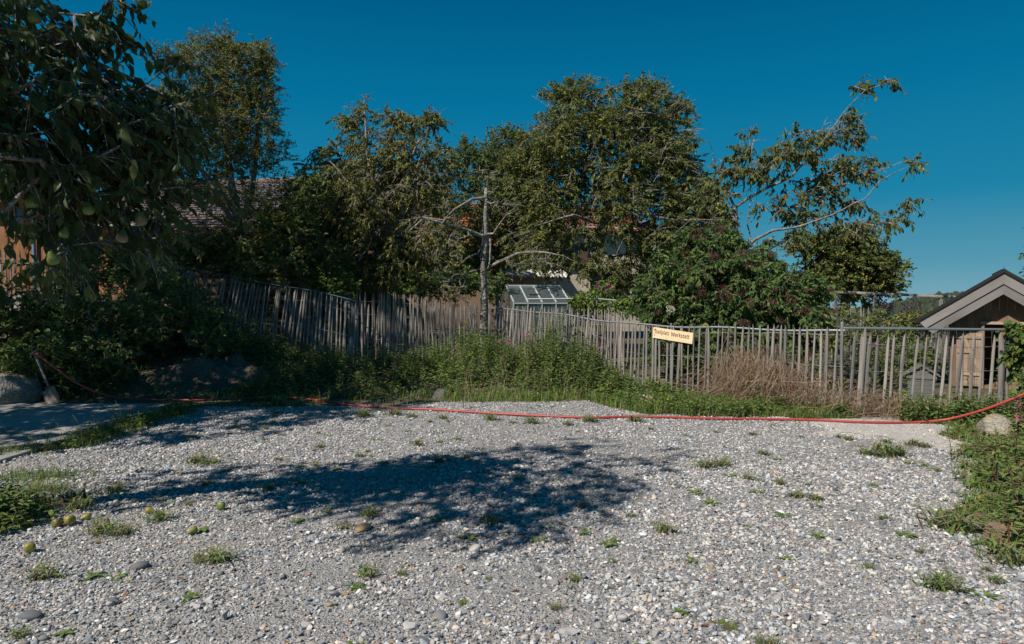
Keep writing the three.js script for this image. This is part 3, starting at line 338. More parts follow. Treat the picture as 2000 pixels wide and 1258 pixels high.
// trees outside the frame at the left that shade the bank, the slab and the leaning fence
for (const [x, Z, h, r, s, lb] of [[-8.6, 6.9, 9.4, 2.5, 41, 'leafy fruit tree behind the pear tree, shading the concrete slab'], [-10.4, 9.6, 14, 3, 42, 'tall leafy fruit tree standing above the bank and the boulder'], [-12.6, 12, 13, 3, 43, 'tallest leafy fruit tree beside the timber building'], [-13.6, 15.3, 12, 2.2, 44, 'slim leafy fruit tree between the timber building and the bank']]) {
  const y = gy(x, Z); grow({ name: 'shade_tree', label: lb, seed: s, group: 'fruit trees left of the yard', trunk: [[x, y, -Z, .2], [x, y + 1.8, -Z, .16], [x, y + h * .55, -Z, .1], [x, y + h * .9, -Z, .03]], lobes: [[x, y + h * .72, -Z, r, h * .27, r, 260], [x + .3, y + h * .5, -Z + .2, r * 1.05, h * .2, r * .95, 220], [x, y + h * .34, -Z, r * .8, h * .1, r * .8, 80]], leaf: { len: .14, ratio: .6, twigs: 4, twigLen: .4, n: 9, colors: G.deep, droop: .4 }, tip: .008, maxR: .18 }); }
// shrubs: elder with berries, dark thicket on the bank, garden bushes
{ const Z = 12.6, b = at(1400, 660, Z); b[1] = ground0(b);
  const lob = [LB(1385, 495, 13.3, 62, 48, .7, 75), LB(1330, 540, 12.8, 66, 48, .7, 80), LB(1450, 545, 12.8, 75, 60, .8, 105), LB(1535, 575, 12.2, 72, 45, .7, 80), LB(1285, 590, 12.8, 46, 34, .6, 40), LB(1400, 605, 12.5, 140, 42, .7, 120), LB(1565, 615, 11.9, 50, 32, .5, 34), LB(1480, 680, 12, 130, 50, .6, 75), LB(1330, 680, 12.8, 80, 50, .6, 45)];
  const st = [[1340, 13], [1460, 12.4], [1530, 12]].map(([px, z]) => { const q = at(px, 660, z); q[1] = gy(q[0], z); return [[...q, .03], TP(px, 600, z, .025), TP(px + 5, 540, z, .015)]; });
  const { root, tips } = grow({ name: 'elder_bush', label: 'large elder bush with dark berry heads behind the fence and sign', category: 'bush', seed: 51, trunk: [[...b, .05], TP(1402, 600, Z, .04), TP(1398, 520, Z + .3, .02)], limbs: st, lobes: lob, shell: .35,
    leaf: { len: .115, ratio: .38, twigs: 5, twigLen: .27, n: 13, colors: G.elder, odd: .06, oddColors: [[.2, .22, .05], [.16, .05, .05], [.14, .16, .04]], droop: .7, up: .3, sag: .25 }, bark: M.twig, tip: .006, leafMat: M.leaf });
  reseed(52); const umb = (cols, n, R0, s) => { const g = new GB(); for (let k = 0; k < n; k++) { const a = rr(0, 6.283), q = Math.sqrt(R()) * R0, x = Math.cos(a) * q, z = Math.sin(a) * q, y = -q * q * 2.5 + rr(0, .02); const i = new THREE.OctahedronGeometry(s * rr(.85, 1.25), 0); i.translate(x, y, z); g.add(i, vary(pick(cols), .3)); if (k % 3 === 0) g.tube([[0, -R0 * 1.1, 0, .002], [x, y, z, .001]], 3, [.12, .05, .04], false); } return g.geo(); };
  const bu = [umb([[.05, .014, .022], [.075, .02, .03], [.03, .012, .02]], 60, .085, .006), umb([[.11, .05, .03], [.085, .04, .025], [.1, .06, .03]], 55, .095, .006), umb([[.07, .02, .028], [.13, .03, .045]], 50, .08, .0065)];
  const front = tips.filter(p => p[2] > -13.6); for (let k = 0; k < 210; k++) { const p = pick(front), left = p[0] < 3.4; const m = mesh('berry_head', left ? (R() < .75 ? bu[1] : bu[0]) : pick([bu[0], bu[2], bu[2], bu[1]]), M.col, root, [p[0] - b[0] + gauss() * .1, p[1] - b[1] + .03 + gauss() * .12, p[2] - b[2] + rr(.18, .42)], [rr(.1, 1.1), rr(0, 6), gauss() * .3]); m.scale.setScalar(rr(.9, 1.6)); }
  const fl = mesh('flower_head', umb([[.7, .68, .5], [.62, .6, .42]], 90, .085, .007), M.col, root); const fp = at(1309, 603, 11.75); fl.position.set(fp[0] - b[0], fp[1] - b[1], fp[2] - b[2]); fl.rotation.set(.8, 0, 0); tag(fl, 'creamy white flower head'); }
function bush(name, label, lobes, seed_, leaf, extra = {}) { const c = lobes[0], b = [c[0], gy(c[0], -c[2]), c[2]]; return grow({ name, label, category: 'bush', seed: seed_, trunk: [[...b, .03], [b[0], (b[1] + c[1]) / 2, b[2], .025], [c[0], c[1], c[2], .012]], lobes, shell: .4, leaf, bark: M.twig, tip: .004, maxR: .04, ...extra }); }
const LF = (len, ratio, colors, o = {}) => ({ len, ratio, twigs: 4, twigLen: .25, n: 10, colors, droop: .4, odd: .03, oddColors: G.yellow, ...o });
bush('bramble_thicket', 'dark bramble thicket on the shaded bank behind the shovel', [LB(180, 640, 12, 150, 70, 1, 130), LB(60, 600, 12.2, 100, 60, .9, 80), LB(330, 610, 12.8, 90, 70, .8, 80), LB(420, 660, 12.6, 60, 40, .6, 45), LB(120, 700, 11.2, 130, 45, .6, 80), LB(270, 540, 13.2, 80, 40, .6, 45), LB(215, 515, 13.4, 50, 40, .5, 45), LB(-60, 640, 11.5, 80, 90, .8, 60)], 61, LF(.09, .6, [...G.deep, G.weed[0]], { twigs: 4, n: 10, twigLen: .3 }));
bush('hazel_bush', 'dark hazel bush at the foot of the slender tree', [LB(560, 470, 16.4, 70, 60, .9, 120), LB(420, 500, 16.6, 80, 40, .8, 80), LB(640, 500, 16.6, 40, 40, .6, 40), LB(600, 400, 16.6, 45, 70, .8, 65), LB(520, 510, 15.8, 80, 40, .8, 60)], 62, LF(.1, .6, [...G.deep, G.olive[0]], { n: 9 }));
bush('currant_bush', 'sunlit bright green bush behind the shaded fence', [LB(640, 545, 16.6, 40, 24, .5, 45), LB(670, 560, 16.4, 30, 20, .4, 26)], 63, LF(.08, .65, G.fresh));
bush('rose_bush', 'leafy green garden bush left of the cut off trunk', [LB(820, 560, 17.2, 60, 24, .5, 70), LB(895, 555, 17, 50, 30, .4, 60), LB(960, 560, 17.6, 30, 25, .3, 24)], 64, LF(.08, .55, [...G.fresh, ...G.elder]));
bush('bean_plant', 'climbing bean leaves over the inner garden rail beside the greenhouse', [LB(1145, 592, 16.6, 34, 16, .3, 40), LB(1215, 596, 16.4, 30, 16, .3, 34)], 65, LF(.085, .7, G.fresh));
bush('flower_bush', 'garden bush with a pink blossom in front of the cherry trunk', [LB(1175, 570, 17.3, 22, 24, .3, 26)], 66, LF(.08, .6, G.fresh));
bush('garden_hedge', 'low mixed hedge behind the fence in front of the shed', [LB(1700, 650, 13.5, 60, 34, .5, 60), LB(1780, 640, 13.2, 46, 30, .5, 50), LB(1740, 700, 12.6, 70, 40, .5, 50), LB(1640, 640, 14, 40, 40, .5, 36)], 67, LF(.075, .5, [...G.olive, ...G.deep, G.weed[0]]));
bush('background_thicket', 'dense dark growth behind the cherry trees and elder', [LB(1330, 520, 23, 90, 70, 1, 110), LB(1430, 560, 23, 80, 50, 1, 70), LB(1500, 590, 22, 80, 34, .8, 50), LB(1240, 560, 23, 60, 40, .8, 50)], 68, LF(.12, .55, G.deep, { n: 11 }));
{ const v = bush('hop_vine', 'thick green climbing vine covering the end of the picket fence', [LB(2012, 690, 9.2, 36, 55, .22, 60), LB(2060, 720, 9.1, 50, 90, .3, 70), LB(1998, 645, 9.25, 26, 14, .15, 16), LB(2005, 780, 9.1, 20, 40, .15, 14)], 69, LF(.066, .85, [...G.elder, ...G.weed], { broad: true, n: 9, droop: 1, twigLen: .16 })); }
{ const Z = 7.8, b = at(2230, 640, Z); b[1] = gy(b[0], Z); grow({ name: 'side_tree', label: 'tree at the right edge with a few leafy twigs reaching in', seed: 70, trunk: [[...b, .08], TP(2200, 560, Z, .06), TP(2150, 440, Z, .03)], lobes: [LB(2150, 480, Z, 80, 120, .6, 80), LB(2042, 455, Z, 16, 16, .15, 4), LB(2040, 510, Z, 16, 30, .15, 6)], leaf: { len: .07, ratio: .5, twigs: 3, twigLen: .2, n: 7, colors: G.deep, droop: .5 }, bark: M.twig, tip: .004 }); }

// ------------------------------------------------------------------ paling fences
console.log('fences');
reseed(101);
const picketGeos = Array.from({ length: 9 }, (_, k) => { // a split chestnut paling, pointed at the top, a little crooked
  const w = rr(.015, .026), t = rr(.011, .016), g = new GB(), n = 7, rows = [0, .22, .45, .68, .88, .945, 1], bx = gauss() * .014, bz = gauss() * .01, off = rr(0, 6); let prev = -1;
  rows.forEach((h, r) => { const f = r === 6 ? .16 : r === 5 ? .72 : rr(.88, 1.1), cx = bx * Math.sin(h * 3.1) + gauss() * .002, cz = bz * Math.sin(h * 2.6), first = g.n; for (let s = 0; s <= n; s++) { const a = s / n * 6.2832 + off, q = (s % n) % 2 ? .9 : 1.06; g.v(cx + Math.cos(a) * w * f * q, h, cz + Math.sin(a) * t * f * q, [1, 1, 1], s / n * .13, h * 1.2 + k * .37); } if (prev >= 0) for (let s = 0; s < n; s++) { g.t(prev + s, first + s, prev + s + 1); g.t(prev + s + 1, first + s, first + s + 1); } prev = first; });
  const q = g.v(0, 1.004, 0, [1, 1, 1], 0, 0); for (let s = 0; s < n; s++) g.t(prev + s, q, prev + s + 1); const ge = g.geo(); return ge;
});
// line: [[x, Z], ...]; top(u), lean(u) along the line
function fence(name, label, o) {
  const L = o.line, seg = []; let len = 0; for (let k = 1; k < L.length; k++) { const d = Math.hypot(L[k][0] - L[k - 1][0], L[k][1] - L[k - 1][1]); seg.push([len, d]); len += d; }
  const P = d => { let k = 0; while (k < seg.length - 1 && d > seg[k][0] + seg[k][1]) k++; const t = clamp((d - seg[k][0]) / seg[k][1], -.2, 1.2), a = L[k], b = L[k + 1]; return [a[0] + (b[0] - a[0]) * t, a[1] + (b[1] - a[1]) * t, Math.atan2(b[1] - a[1], b[0] - a[0])]; };
  const m0 = P(0), base = [m0[0], gy(m0[0], m0[1]), -m0[1]], root = thing(name, label, 'fence', base, 0, o.group);
  for (let d = 0; d < len; d += o.step * rr(.75, 1.28)) {
    const [x, Z, a] = P(d), u = d / len, g0 = gy(x, Z) + (o.foot ? o.foot(u) : 0), top = o.top(u, x, Z) + gauss() * .022, h = Math.max(.3, top - g0 + .03);
    const m = mesh('picket', pick(picketGeos), pick(o.mats || woodTones), root, [x - base[0] + gauss() * .008, g0 - .03 - base[1], -Z - base[2] + gauss() * .008]);
    const w = rr(.8, 1.35) * (o.wide || 1); m.scale.set(w * (R() < .5 ? -1 : 1), h, rr(.9, 1.15)); m.rotation.order = 'YXZ'; m.rotation.set(gauss() * .02 + (o.tilt || 0), a + gauss() * .15, -(o.lean ? o.lean(u) : 0) + gauss() * .03);
  }
  for (const wh of o.wires || []) { const g = new GB(base), pts = [], pts2 = []; let k = 0; for (let d = 0; d <= len; d += .05, k++) { const [x, Z, a] = P(d), u = d / len, g0 = gy(x, Z) + (o.foot ? o.foot(u) : 0), y = g0 + (o.top(u, x, Z) - g0) * wh + .012 * Math.sin(d * 1.7 + wh * 9) + .004 * Math.sin(d * 7), s = (o.lean ? Math.sin(o.lean(u)) : 0) * (y - g0), f = .02 * Math.cos(d / o.step * Math.PI); pts.push([x + s - Math.sin(a) * f, y, -Z - Math.cos(a) * f, .0022]); pts2.push([x + s + Math.sin(a) * f, y + .003, -Z + Math.cos(a) * f, .0022]); } g.tube(pts, 3); g.tube(pts2, 3); g.build('wire', M.wire, root); }
  return { root, base, P, len };
}
const pB = [4.68, 9.5], pD = [-.45, 15];
{ // sunlit fence at the right, with galvanised rail
  const f = fence('picket_fence', 'long sunlit grey paling fence with steel top rail beside the weeds', { line: [pD, pB], step: .1, top: (u, x, Z) => gy(x, Z) + 1.225 + .03 * Math.sin(u * 9), lean: u => .1 * (1 - sstep(.2, .6, u)) + .02, wires: [.9, .56, .18], wide: .92 });
  const rail = []; for (let k = 0; k <= 30; k++) { const [x, Z] = f.P(f.len * k / 30); rail.push([x, gy(x, Z) + 1.185 + .012 * Math.sin(k * .9), -Z - .05, .017]); } const g = new GB(f.base); g.tube(rail, 8); g.build('rail', M.steel, f.root);
  for (const d of [.02, .28, .62]) { const [x, Z] = f.P(f.len * d), p = new GB(f.base); p.tube([[x, gy(x, Z) - .1, -Z - .05, .021], [x, gy(x, Z) + 1.24, -Z - .05, .021]], 10); p.build('steel_post', M.steel, f.root); }
  const f2 = fence('picket_fence', 'sunlit paling fence with steel rail in front of the small shed', { line: [[pB[0] + .06, 9.5], [6.95, 9.35], [8.3, 9.25]], step: .115, top: (u, x, Z) => gy(x, Z) + 1.17 - .03 * Math.sin(u * 5), lean: u => .05, wires: [.86, .55, .2], wide: .98 });
  const g2 = new GB(f2.base); g2.tube([[pB[0], 1.235, -9.57, .018], [6.4, 1.22, -9.45, .018], [8.3, 1.21, -9.32, .018]], 8); g2.build('rail', M.steel, f2.root);
  const gp = new GB(f2.base); gp.tube([[pB[0] - .02, -.1, -9.58, .026], [pB[0] - .02, 1.3, -9.58, .026], [pB[0] - .02, 1.31, -9.58, .02]], 10); gp.build('steel_post', M.steel, f2.root);
  const wp = mesh('wooden_post', picketGeos[2], woodTones[0], f2.root, [.12, -.02, .02]); wp.scale.set(2.1, 1.26, 2.4); wp.rotation.z = -.06;
  const wp2 = mesh('wooden_post', picketGeos[4], woodTones[1], f2.root, [1.98, -.02, .16]); wp2.scale.set(2.0, 1.2, 2.2);
  const mesh1 = new GB(f2.base); for (let x = 4.8; x < 7.9; x += .1) mesh1.tube([[x, .02, -9.62, .0018], [x, 1.2, -9.62, .0018]], 3, [1, 1, 1], false); for (let y = .05; y < 1.2; y += y < .5 ? .075 : .15) mesh1.tube([[4.75, y, -9.622, .0016], [7.9, y, -9.622, .0016]], 3, [1, 1, 1], false);
  tag(mesh1.build('wire_grid', M.wire, f2.root), 'fine welded wire grid', null, null, 'stuff');
}
const darkWood = woodTones;
{ // shaded sections at the left
  const tops = (tab, Z) => (u, x, z) => lerpTable(tab, x);
  const yT = (py, Z) => EYE + (590 - py) / F * Z, xT = (px, Z) => (px - 1000) / F * Z;
  const f1 = fence('picket_fence', 'leaning weathered paling fence on the shaded bank with teal top wire', { line: [[xT(352, 14.6), 14.6], [xT(520, 14.2), 14.2], [xT(700, 13.8), 13.8]], step: .088, top: (u, x) => lerpTable([[xT(352, 14.6), yT(527, 14.6)], [xT(450, 14.4), yT(545, 14.4)], [xT(520, 14.2), yT(560, 14.2)], [xT(600, 14), yT(565, 14)], [xT(700, 13.8), yT(595, 13.8)]], x), lean: u => .13 + .09 * Math.sin(u * 5), wires: [.82, .45], mats: darkWood });
  { const g = new GB(f1.base), pts = []; for (let k = 0; k <= 24; k++) { const [x, Z] = f1.P(f1.len * k / 24), u = k / 24; pts.push([x + .12, lerpTable([[0, yT(522, 14.6)], [.3, yT(543, 14.4)], [.52, yT(557, 14.2)], [.75, yT(569, 14)], [1, yT(592, 13.8)]], u), -Z - .03, .009]); } g.tube(pts, 5); g.build('top_wire', std({ color: new THREE.Color().setRGB(.03, .16, .19), roughness: .6 }), f1.root); }
  const q = [xT(681, 13.6), -13.6]; const pst = mesh('wooden_post', picketGeos[0], woodTones[0], f1.root, [q[0] - f1.base[0], gy(q[0], 13.6) - .02 - f1.base[1], q[1] - f1.base[2]]); pst.scale.set(2.6, .62, 3.2); pst.rotation.z = -.08;
  fence('picket_fence', 'low upright shaded paling fence left of the cut off trunk', { line: [[xT(697, 14.3), 14.3], [xT(800, 14.6), 14.6], [xT(936, 14.9), 14.9]], step: .083, top: (u, x) => lerpTable([[xT(697, 14.3), yT(590, 14.3)], [xT(780, 14.5), yT(600, 14.5)], [xT(936, 14.9), yT(597, 14.9)]], x), lean: u => .04 * Math.sin(u * 7), wires: [.8, .4], mats: darkWood, wide: 1.1 });
  const f3 = fence('picket_fence', 'inner garden paling fence behind the other fences, below the greenhouse', { line: [[xT(560, 16.2), 16.2], [xT(780, 16.3), 16.3], [xT(937, 16.5), 16.5], [xT(1228, 16), 16]], step: .082, top: (u, x) => lerpTable([[xT(560, 16.2), yT(566, 16.2)], [xT(770, 16.3), yT(572, 16.3)], [xT(850, 16.4), yT(583, 16.4)], [xT(937, 16.5), yT(594, 16.5)], [xT(1060, 16.3), yT(601, 16.3)], [xT(1150, 16.2), yT(600, 16.2)], [xT(1228, 16), yT(608, 16)]], x), wires: [.85, .5], wide: 1.15 });
  const g = new GB(f3.base); g.tube([TP(1030, 584, 16.8, .016), TP(1160, 583, 16.5, .016), TP(1245, 590, 16.2, .016)], 8); g.build('rail', M.steel, f3.root); const g2 = new GB(f3.base); { const t = at(1166, 578, 16.5); g2.tube([[t[0], gy(t[0], 16.5), t[2], .022], [...t, .022]], 8); } g2.build('steel_post', M.steel, f3.root);
  fence('picket_fence', 'far sunlit picket fence in front of the orange timber wall', { line: [[-13.6, 17.4], [-11.6, 17.6], [-10.9, 17.8]], step: .1, top: (u, x) => yT(482, 17.5) - u * .3, wires: [.8], wide: 1.2 });
  fence('picket_fence', 'distant dark picket fence under the wooden beam', { line: [[xT(1618, 19), 19], [xT(1712, 18.6), 18.6]], step: .11, top: (u, x, z) => yT(600, 19), wires: [.8] });
  fence('picket_fence', 'distant pale picket fence left of the shed roof', { line: [[xT(1752, 17), 17], [xT(1830, 17), 17]], step: .13, top: (u, x, z) => yT(607, 17) , lean: () => .16, wires: [.8] });
}
{ // wooden beam on posts
  const Z = 16.5, a = at(1628, 570, Z), b = at(1865, 580, Z - .6), root = thing('wooden_beam', 'long weathered wooden beam on thin posts in front of the distant hill', 'beam', [a[0], gy(a[0], Z), a[2]]); const B = [root.position.x, root.position.y, root.position.z];
  const d = V(b[0] - a[0], b[1] - a[1], b[2] - a[2]), g = new THREE.BoxGeometry(d.length(), .06, .09); const m = mesh('rail', g, woodTones[2], root, [(a[0] + b[0]) / 2 - B[0], (a[1] + b[1]) / 2 - B[1], (a[2] + b[2]) / 2 - B[2]]); m.quaternion.setFromUnitVectors(V(1, 0, 0), d.clone().normalize());
  for (const t of [.02, .35, .89]) { const p = V(...a).lerp(V(...b), t), y = gy(p.x, -p.z), h = p.y - .032 - y; mesh('post', new THREE.BoxGeometry(.06, h, .06), woodTones[1], root, [p.x - B[0], y + h / 2 - B[1], p.z - B[2]]); }
}
{ // sign board
  const c = at(1314, 655, 11.54); const w = .78, h = .185; // board hung slightly askew
  const cv = document.createElement('canvas'); cv.width = 1024; cv.height = 264; const x = cv.getContext('2d'); x.fillStyle = '#f3d9b2'; x.fillRect(0, 0, 1024, 264); reseed(9);
  for (let k = 0; k < 190; k++) { x.fillStyle = `rgba(${pick(['190,140,85', '235,205,165', '205,160,110'])},${rr(.06, .25)})`; const y = rr(0, 264); x.fillRect(rr(-200, 800), y, rr(200, 900), rr(1, 4)); }
  for (const [a, b, r] of [[52, 55, 30], [48, 196, 18], [375, 232, 11]]) { x.fillStyle = 'rgba(176,98,40,.75)'; x.beginPath(); x.ellipse(a, b, r, r * .8, 0, 0, 7); x.fill(); x.fillStyle = 'rgba(110,55,20,.7)'; x.beginPath(); x.ellipse(a, b, r * .4, r * .35, 0, 0, 7); x.fill(); }
  x.fillStyle = '#15110e'; x.strokeStyle = '#15110e'; x.lineWidth = 4; x.font = '136px sans-serif'; const put = (s, xx, yy, sc) => { x.save(); x.translate(xx, yy); x.scale(sc, 1); x.fillText(s, 0, 0); x.strokeText(s, 0, 0); x.restore(); }; put('Stellplatz', 34, 148, .72); put('Werkstatt', 474, 158, .8);
  const t = new THREE.CanvasTexture(cv); t.colorSpace = THREE.SRGBColorSpace; const face = std({ map: t, roughness: .75 }), side = boardMat([.6, .44, .27]); const s = mesh('wooden_sign', new THREE.BoxGeometry(w, h, .022), [side, side, side, side, face, side]); s.position.set(...c); s.rotation.order = 'YXZ'; s.rotation.y = -.8; s.rotation.z = -.1;
  tag(s, 'light pine board with handwritten black lettering hung on the fence', 'sign'); }

// ------------------------------------------------------------------ small shed (coop)
function boardGeo(w, h, d, seg = 1) { const g = new THREE.BoxGeometry(w, h, d, 1, seg, 1), p = g.attributes.position, u = g.attributes.uv, o = R() * 7; for (let k = 0; k < p.count; k++) u.setXY(k, p.getX(k) + p.getZ(k) + o, p.getY(k) + o * .7); return g; }
reseed(201);
{ const c = at(1955, 660, 12.3); const root = thing('garden_shed', 'small brown timber shed with grey gable boards behind the fence', 'shed', [c[0], gy(c[0], 12.3), c[2]], -32 * Math.PI / 180);
  const ang = Math.atan2(.85, 1.23), sl = Math.hypot(.85, 1.23), ridge = 2.13, D = .36, dep = 2.0, brown = [[.28, .19, .125], [.24, .165, .11], [.32, .22, .15], [.26, .175, .115]].map(q => boardMat(q)), grey = [[.27, .268, .266], [.24, .24, .24], [.3, .295, .29]].map(q => boardMat(q)), pale = [[.4, .3, .215], [.45, .35, .255], [.34, .25, .175]].map(q => boardMat(q)), under = y => ridge - .12 - Math.abs(y) * .69;
  // wall boards around the doorway
  const bw = .118; let x = -.72; while (x < 1.0) { const w = Math.min(bw * rr(.85, 1.12), 1.0 - x), mid = x + w / 2, top = Math.min(under(x), under(x + w)) - .01, open = mid > -.26 && mid < .42; const y0 = open ? 1.24 : .02; if (top > y0 + .05) mesh('wall_board', boardGeo(w - .004, top - y0, .024), pick(brown), root, [mid, (y0 + top) / 2, -.012 + rr(-.004, .004)]); x += w; }
  for (const s of [-1, 1]) mesh('side_wall', boardGeo(.05, 1.42, dep), brown[0], root, [s === -1 ? -.745 : 1.025, .72, -dep / 2 - .02]);
  mesh('back_wall', boardGeo(1.72, 1.42, .05), brown[0], root, [.14, .72, -dep - .05]); mesh('floor_board', boardGeo(1.7, .06, dep), brown[0], root, [.14, .035, -dep / 2 - .03]);
  mesh('lintel', boardGeo(.78, .05, .05), pale[1], root, [.08, 1.215, .02]); mesh('door_post', boardGeo(.05, 1.18, .05), pale[2], root, [-.275, .6, .02]);
  // open door leaf against the wall
  const door = new THREE.Group(); door.name = 'door'; door.position.set(-.475, .05, .03); root.add(door); let dx = -.2; for (const w of [.1, .085, .11, .1]) { mesh('door_board', boardGeo(w - .005, .98, .02), pick(pale), door, [dx + w / 2, .49, .012]); dx += w; }
  mesh('batten', boardGeo(.36, .05, .02), pale[1], door, [.01, .9, .034]); mesh('batten', boardGeo(.36, .05, .02), pale[1], door, [.01, .22, .034]); mesh('batten', boardGeo(.18, .045, .02), pale[1], door, [-.09, .63, .034]); mesh('brace', boardGeo(.05, .68, .018), pale[0], door, [.05, .56, .033], [0, 0, .38]);
  // roof
  const roofMat = std({ color: new THREE.Color().setRGB(.36, .1, .05), roughness: .85 }), edge = std({ color: new THREE.Color().setRGB(.02, .018, .018), roughness: .5, metalness: .2 });
  for (const s of [-1, 1]) { const roll = new THREE.Group(); roll.name = 'roof_slope'; roll.position.set(0, ridge, 0); roll.rotation.z = -s * ang; root.add(roll);
    mesh('roof_deck', boardGeo(sl + .1, .05, dep + D + .3), brown[0], roll, [s * (sl + .1) / 2, -.06, -(dep + .3 - D) / 2 - .01]);
    for (let r = 0; r < 8; r++) for (let k = 0; k < 8; k++) { const tg = mesh('roof_tile', new THREE.BoxGeometry(.2, .018, .29), roofMat, roll, [s * (.1 + r * .19), -.012 + .004 * (k % 2), D - .2 - k * .3], [0, 0, s * .06]); }
    mesh('drip_edge', boardGeo(sl + .13, .055, .1), edge, roll, [s * (sl + .13) / 2, .016, D - .005]);
    const mitre = (y1, y0, end, z, mat) => { const ta = Math.tan(ang), g = new THREE.ExtrudeGeometry(new THREE.Shape([[-y1 * ta + .001, y1], [end, y1], [end - .02, y0], [-y0 * ta + .001, y0]].map(([x, y]) => new THREE.Vector2(x * s, y))), { depth: .024, bevelEnabled: true, bevelSize: .003, bevelThickness: .003, bevelSegments: 1 }), u = g.attributes.uv, o = R() * 5; for (let k = 0; k < u.count; k++) u.setXY(k, u.getY(k) + o, u.getX(k) + o); mesh('fascia_board', g, mat, roll, [0, 0, z]); }; mitre(-.014, -.176, sl + .06, D - .012, grey[s > 0 ? 0 : 2]); mitre(-.18, -.325, sl + .03, D - .036, grey[1]); }
  mesh('ridge_cap', boardGeo(.06, .05, dep + D + .2), edge, root, [0, ridge + .025, -(dep - D + .2) / 2]); const sp = mesh('finial', new THREE.ConeGeometry(.008, .07, 6), edge, root, [0, ridge + .08, D - .02]);
  for (const px of [-.01, -.74]) mesh('purlin', boardGeo(.13, .1, D + .1), grey[1], root, [px, under(px) - .07 - (px < -.5 ? -.02 : .1), D / 2 - .06]);
}
{ // ribbed grey hutch beside the shed
  const c = at(1798, 780, 11.1), root = thing('chicken_hutch', 'grey ribbed plastic hutch with gabled lid behind the pickets', 'hutch', [c[0], gy(c[0], 11.1), c[2]], -.5); root.scale.set(.92, .72, .92); const gm = std({ color: new THREE.Color().setRGB(.13, .14, .138), roughness: .6 }), lm = std({ color: new THREE.Color().setRGB(.16, .16, .135), roughness: .5 });
  for (let k = 0; k < 11; k++) mesh('rib', new THREE.BoxGeometry(.42, .04, .4), gm, root, [0, .03 + k * .043, 0]).scale.set(k % 2 ? .975 : 1, 1, k % 2 ? .975 : 1); mesh('band', new THREE.BoxGeometry(.46, .06, .44), lm, root, [0, .53, 0]);
  const sh = new THREE.Shape([[-.24, 0], [.24, 0], [0, .2]].map(p => new THREE.Vector2(...p))); mesh('gable', new THREE.ExtrudeGeometry(sh, { depth: .4, bevelEnabled: false }), gm, root, [0, .56, -.2]); for (const s of [-1, 1]) mesh('lid', new THREE.BoxGeometry(.36, .02, .5), lm, root, [s * .14, .68, 0], [0, 0, -s * .69]);
}
// ------------------------------------------------------------------ greenhouse
{ const c = at(1042, 600, 18.3), root = thing('greenhouse', 'small glass greenhouse with white bars behind the fence', 'greenhouse', [c[0], gy(c[0], 18.3), c[2]], 13 * Math.PI / 180); const y0 = gy(c[0], 18.3), ey = 1.6 - y0, ry = 2.02 - y0, L = 1.5, hw = .85;
  const bar = std({ color: new THREE.Color().setRGB(.62, .64, .64), roughness: .45, metalness: .3 }), glass = new THREE.MeshPhysicalMaterial({ color: new THREE.Color().setRGB(.62, .74, .76), transmission: .92, thickness: 0, roughness: .12, side: THREE.DoubleSide }), a = Math.atan2(ry - ey, hw), sl = Math.hypot(ry - ey, hw);
  for (const s of [-1, 1]) for (let k = 0; k < 4; k++) { const px = -L / 2 + L / 4 * (k + .5); mesh('roof_pane', new THREE.BoxGeometry(L / 4 - .02, .006, sl), glass, root, [px, (ey + ry) / 2, s * hw / 2], [s * a, 0, 0]); mesh('wall_pane', new THREE.BoxGeometry(L / 4 - .02, ey - .05, .006), glass, root, [px, ey / 2, s * hw]); }
  for (const s of [-1, 1]) for (let k = 0; k <= 4; k++) { const px = -L / 2 + L / 4 * k; mesh('roof_bar', new THREE.BoxGeometry(.028, .03, sl + .06), bar, root, [px, (ey + ry) / 2 + .008, s * hw / 2], [s * a, 0, 0]); mesh('post', new THREE.BoxGeometry(.025, ey, .03), bar, root, [px, ey / 2, s * (hw + .006)]); }
  for (const s of [-1, 1]) { mesh('eave_bar', new THREE.BoxGeometry(L, .035, .03), bar, root, [0, ey - .03, s * (hw + .012)]); const sh = new THREE.Shape([[-hw, 0], [hw, 0], [0, ry - ey]].map(p => new THREE.Vector2(...p))); mesh('gable_pane', new THREE.ExtrudeGeometry(sh, { depth: .006, bevelEnabled: false }), glass, root, [s * L / 2, ey, 0], [0, Math.PI / 2, 0]); mesh('end_pane', new THREE.BoxGeometry(.006, ey, hw * 2 - .03), glass, root, [s * L / 2, ey / 2, 0]); }
  mesh('ridge_bar', new THREE.BoxGeometry(L + .05, .04, .05), bar, root, [0, ry + .02, 0]); mesh('vent_bar', new THREE.BoxGeometry(.3, .02, .04), std({ color: new THREE.Color().setRGB(.06, .05, .05) }), root, [-.1, ey + (ry - ey) * .42 + .03, hw * .58], [a, 0, 0]);
  for (let k = 0; k < 3; k++) mesh('shelf', boardGeo(1.1, .03, .3), pick(woodTones), root, [0, .3 + k * .25, -.4]);
}
// ------------------------------------------------------------------ buildings behind
function tiledSlope(parent, w, run, rise, cols, rows, mat, y, z, flip, name = 'tile_rows') { // overlapping curved tiles as real relief
  const sl = Math.hypot(run, rise), nx = cols * 6, g = new GB(); for (let r = 0; r < rows; r++) { const base = g.n; for (let e = 0; e < 2; e++) for (let i = 0; i <= nx; i++) { const wv = .022 * Math.pow(Math.abs(Math.sin(i / 6 * Math.PI)), .7), d = (r + e * 1.12) / rows * sl, lift = (e ? .05 : .012) + wv; const t = d / sl; g.v(-w / 2 + w * i / nx, -rise * t + lift, run * t + lift * .5, [1, 1, 1], i / 6, r); } for (let i = 0; i < nx; i++) { const a = base + i, b = a + 1, c = a + nx + 1, dd = c + 1; g.t(a, c, b); g.t(b, c, dd); } }
  const m = g.build(name, mat, parent); m.position.set(0, y, z); if (flip) m.rotation.y = Math.PI; m.userData.kind = 'stuff'; return m;
}
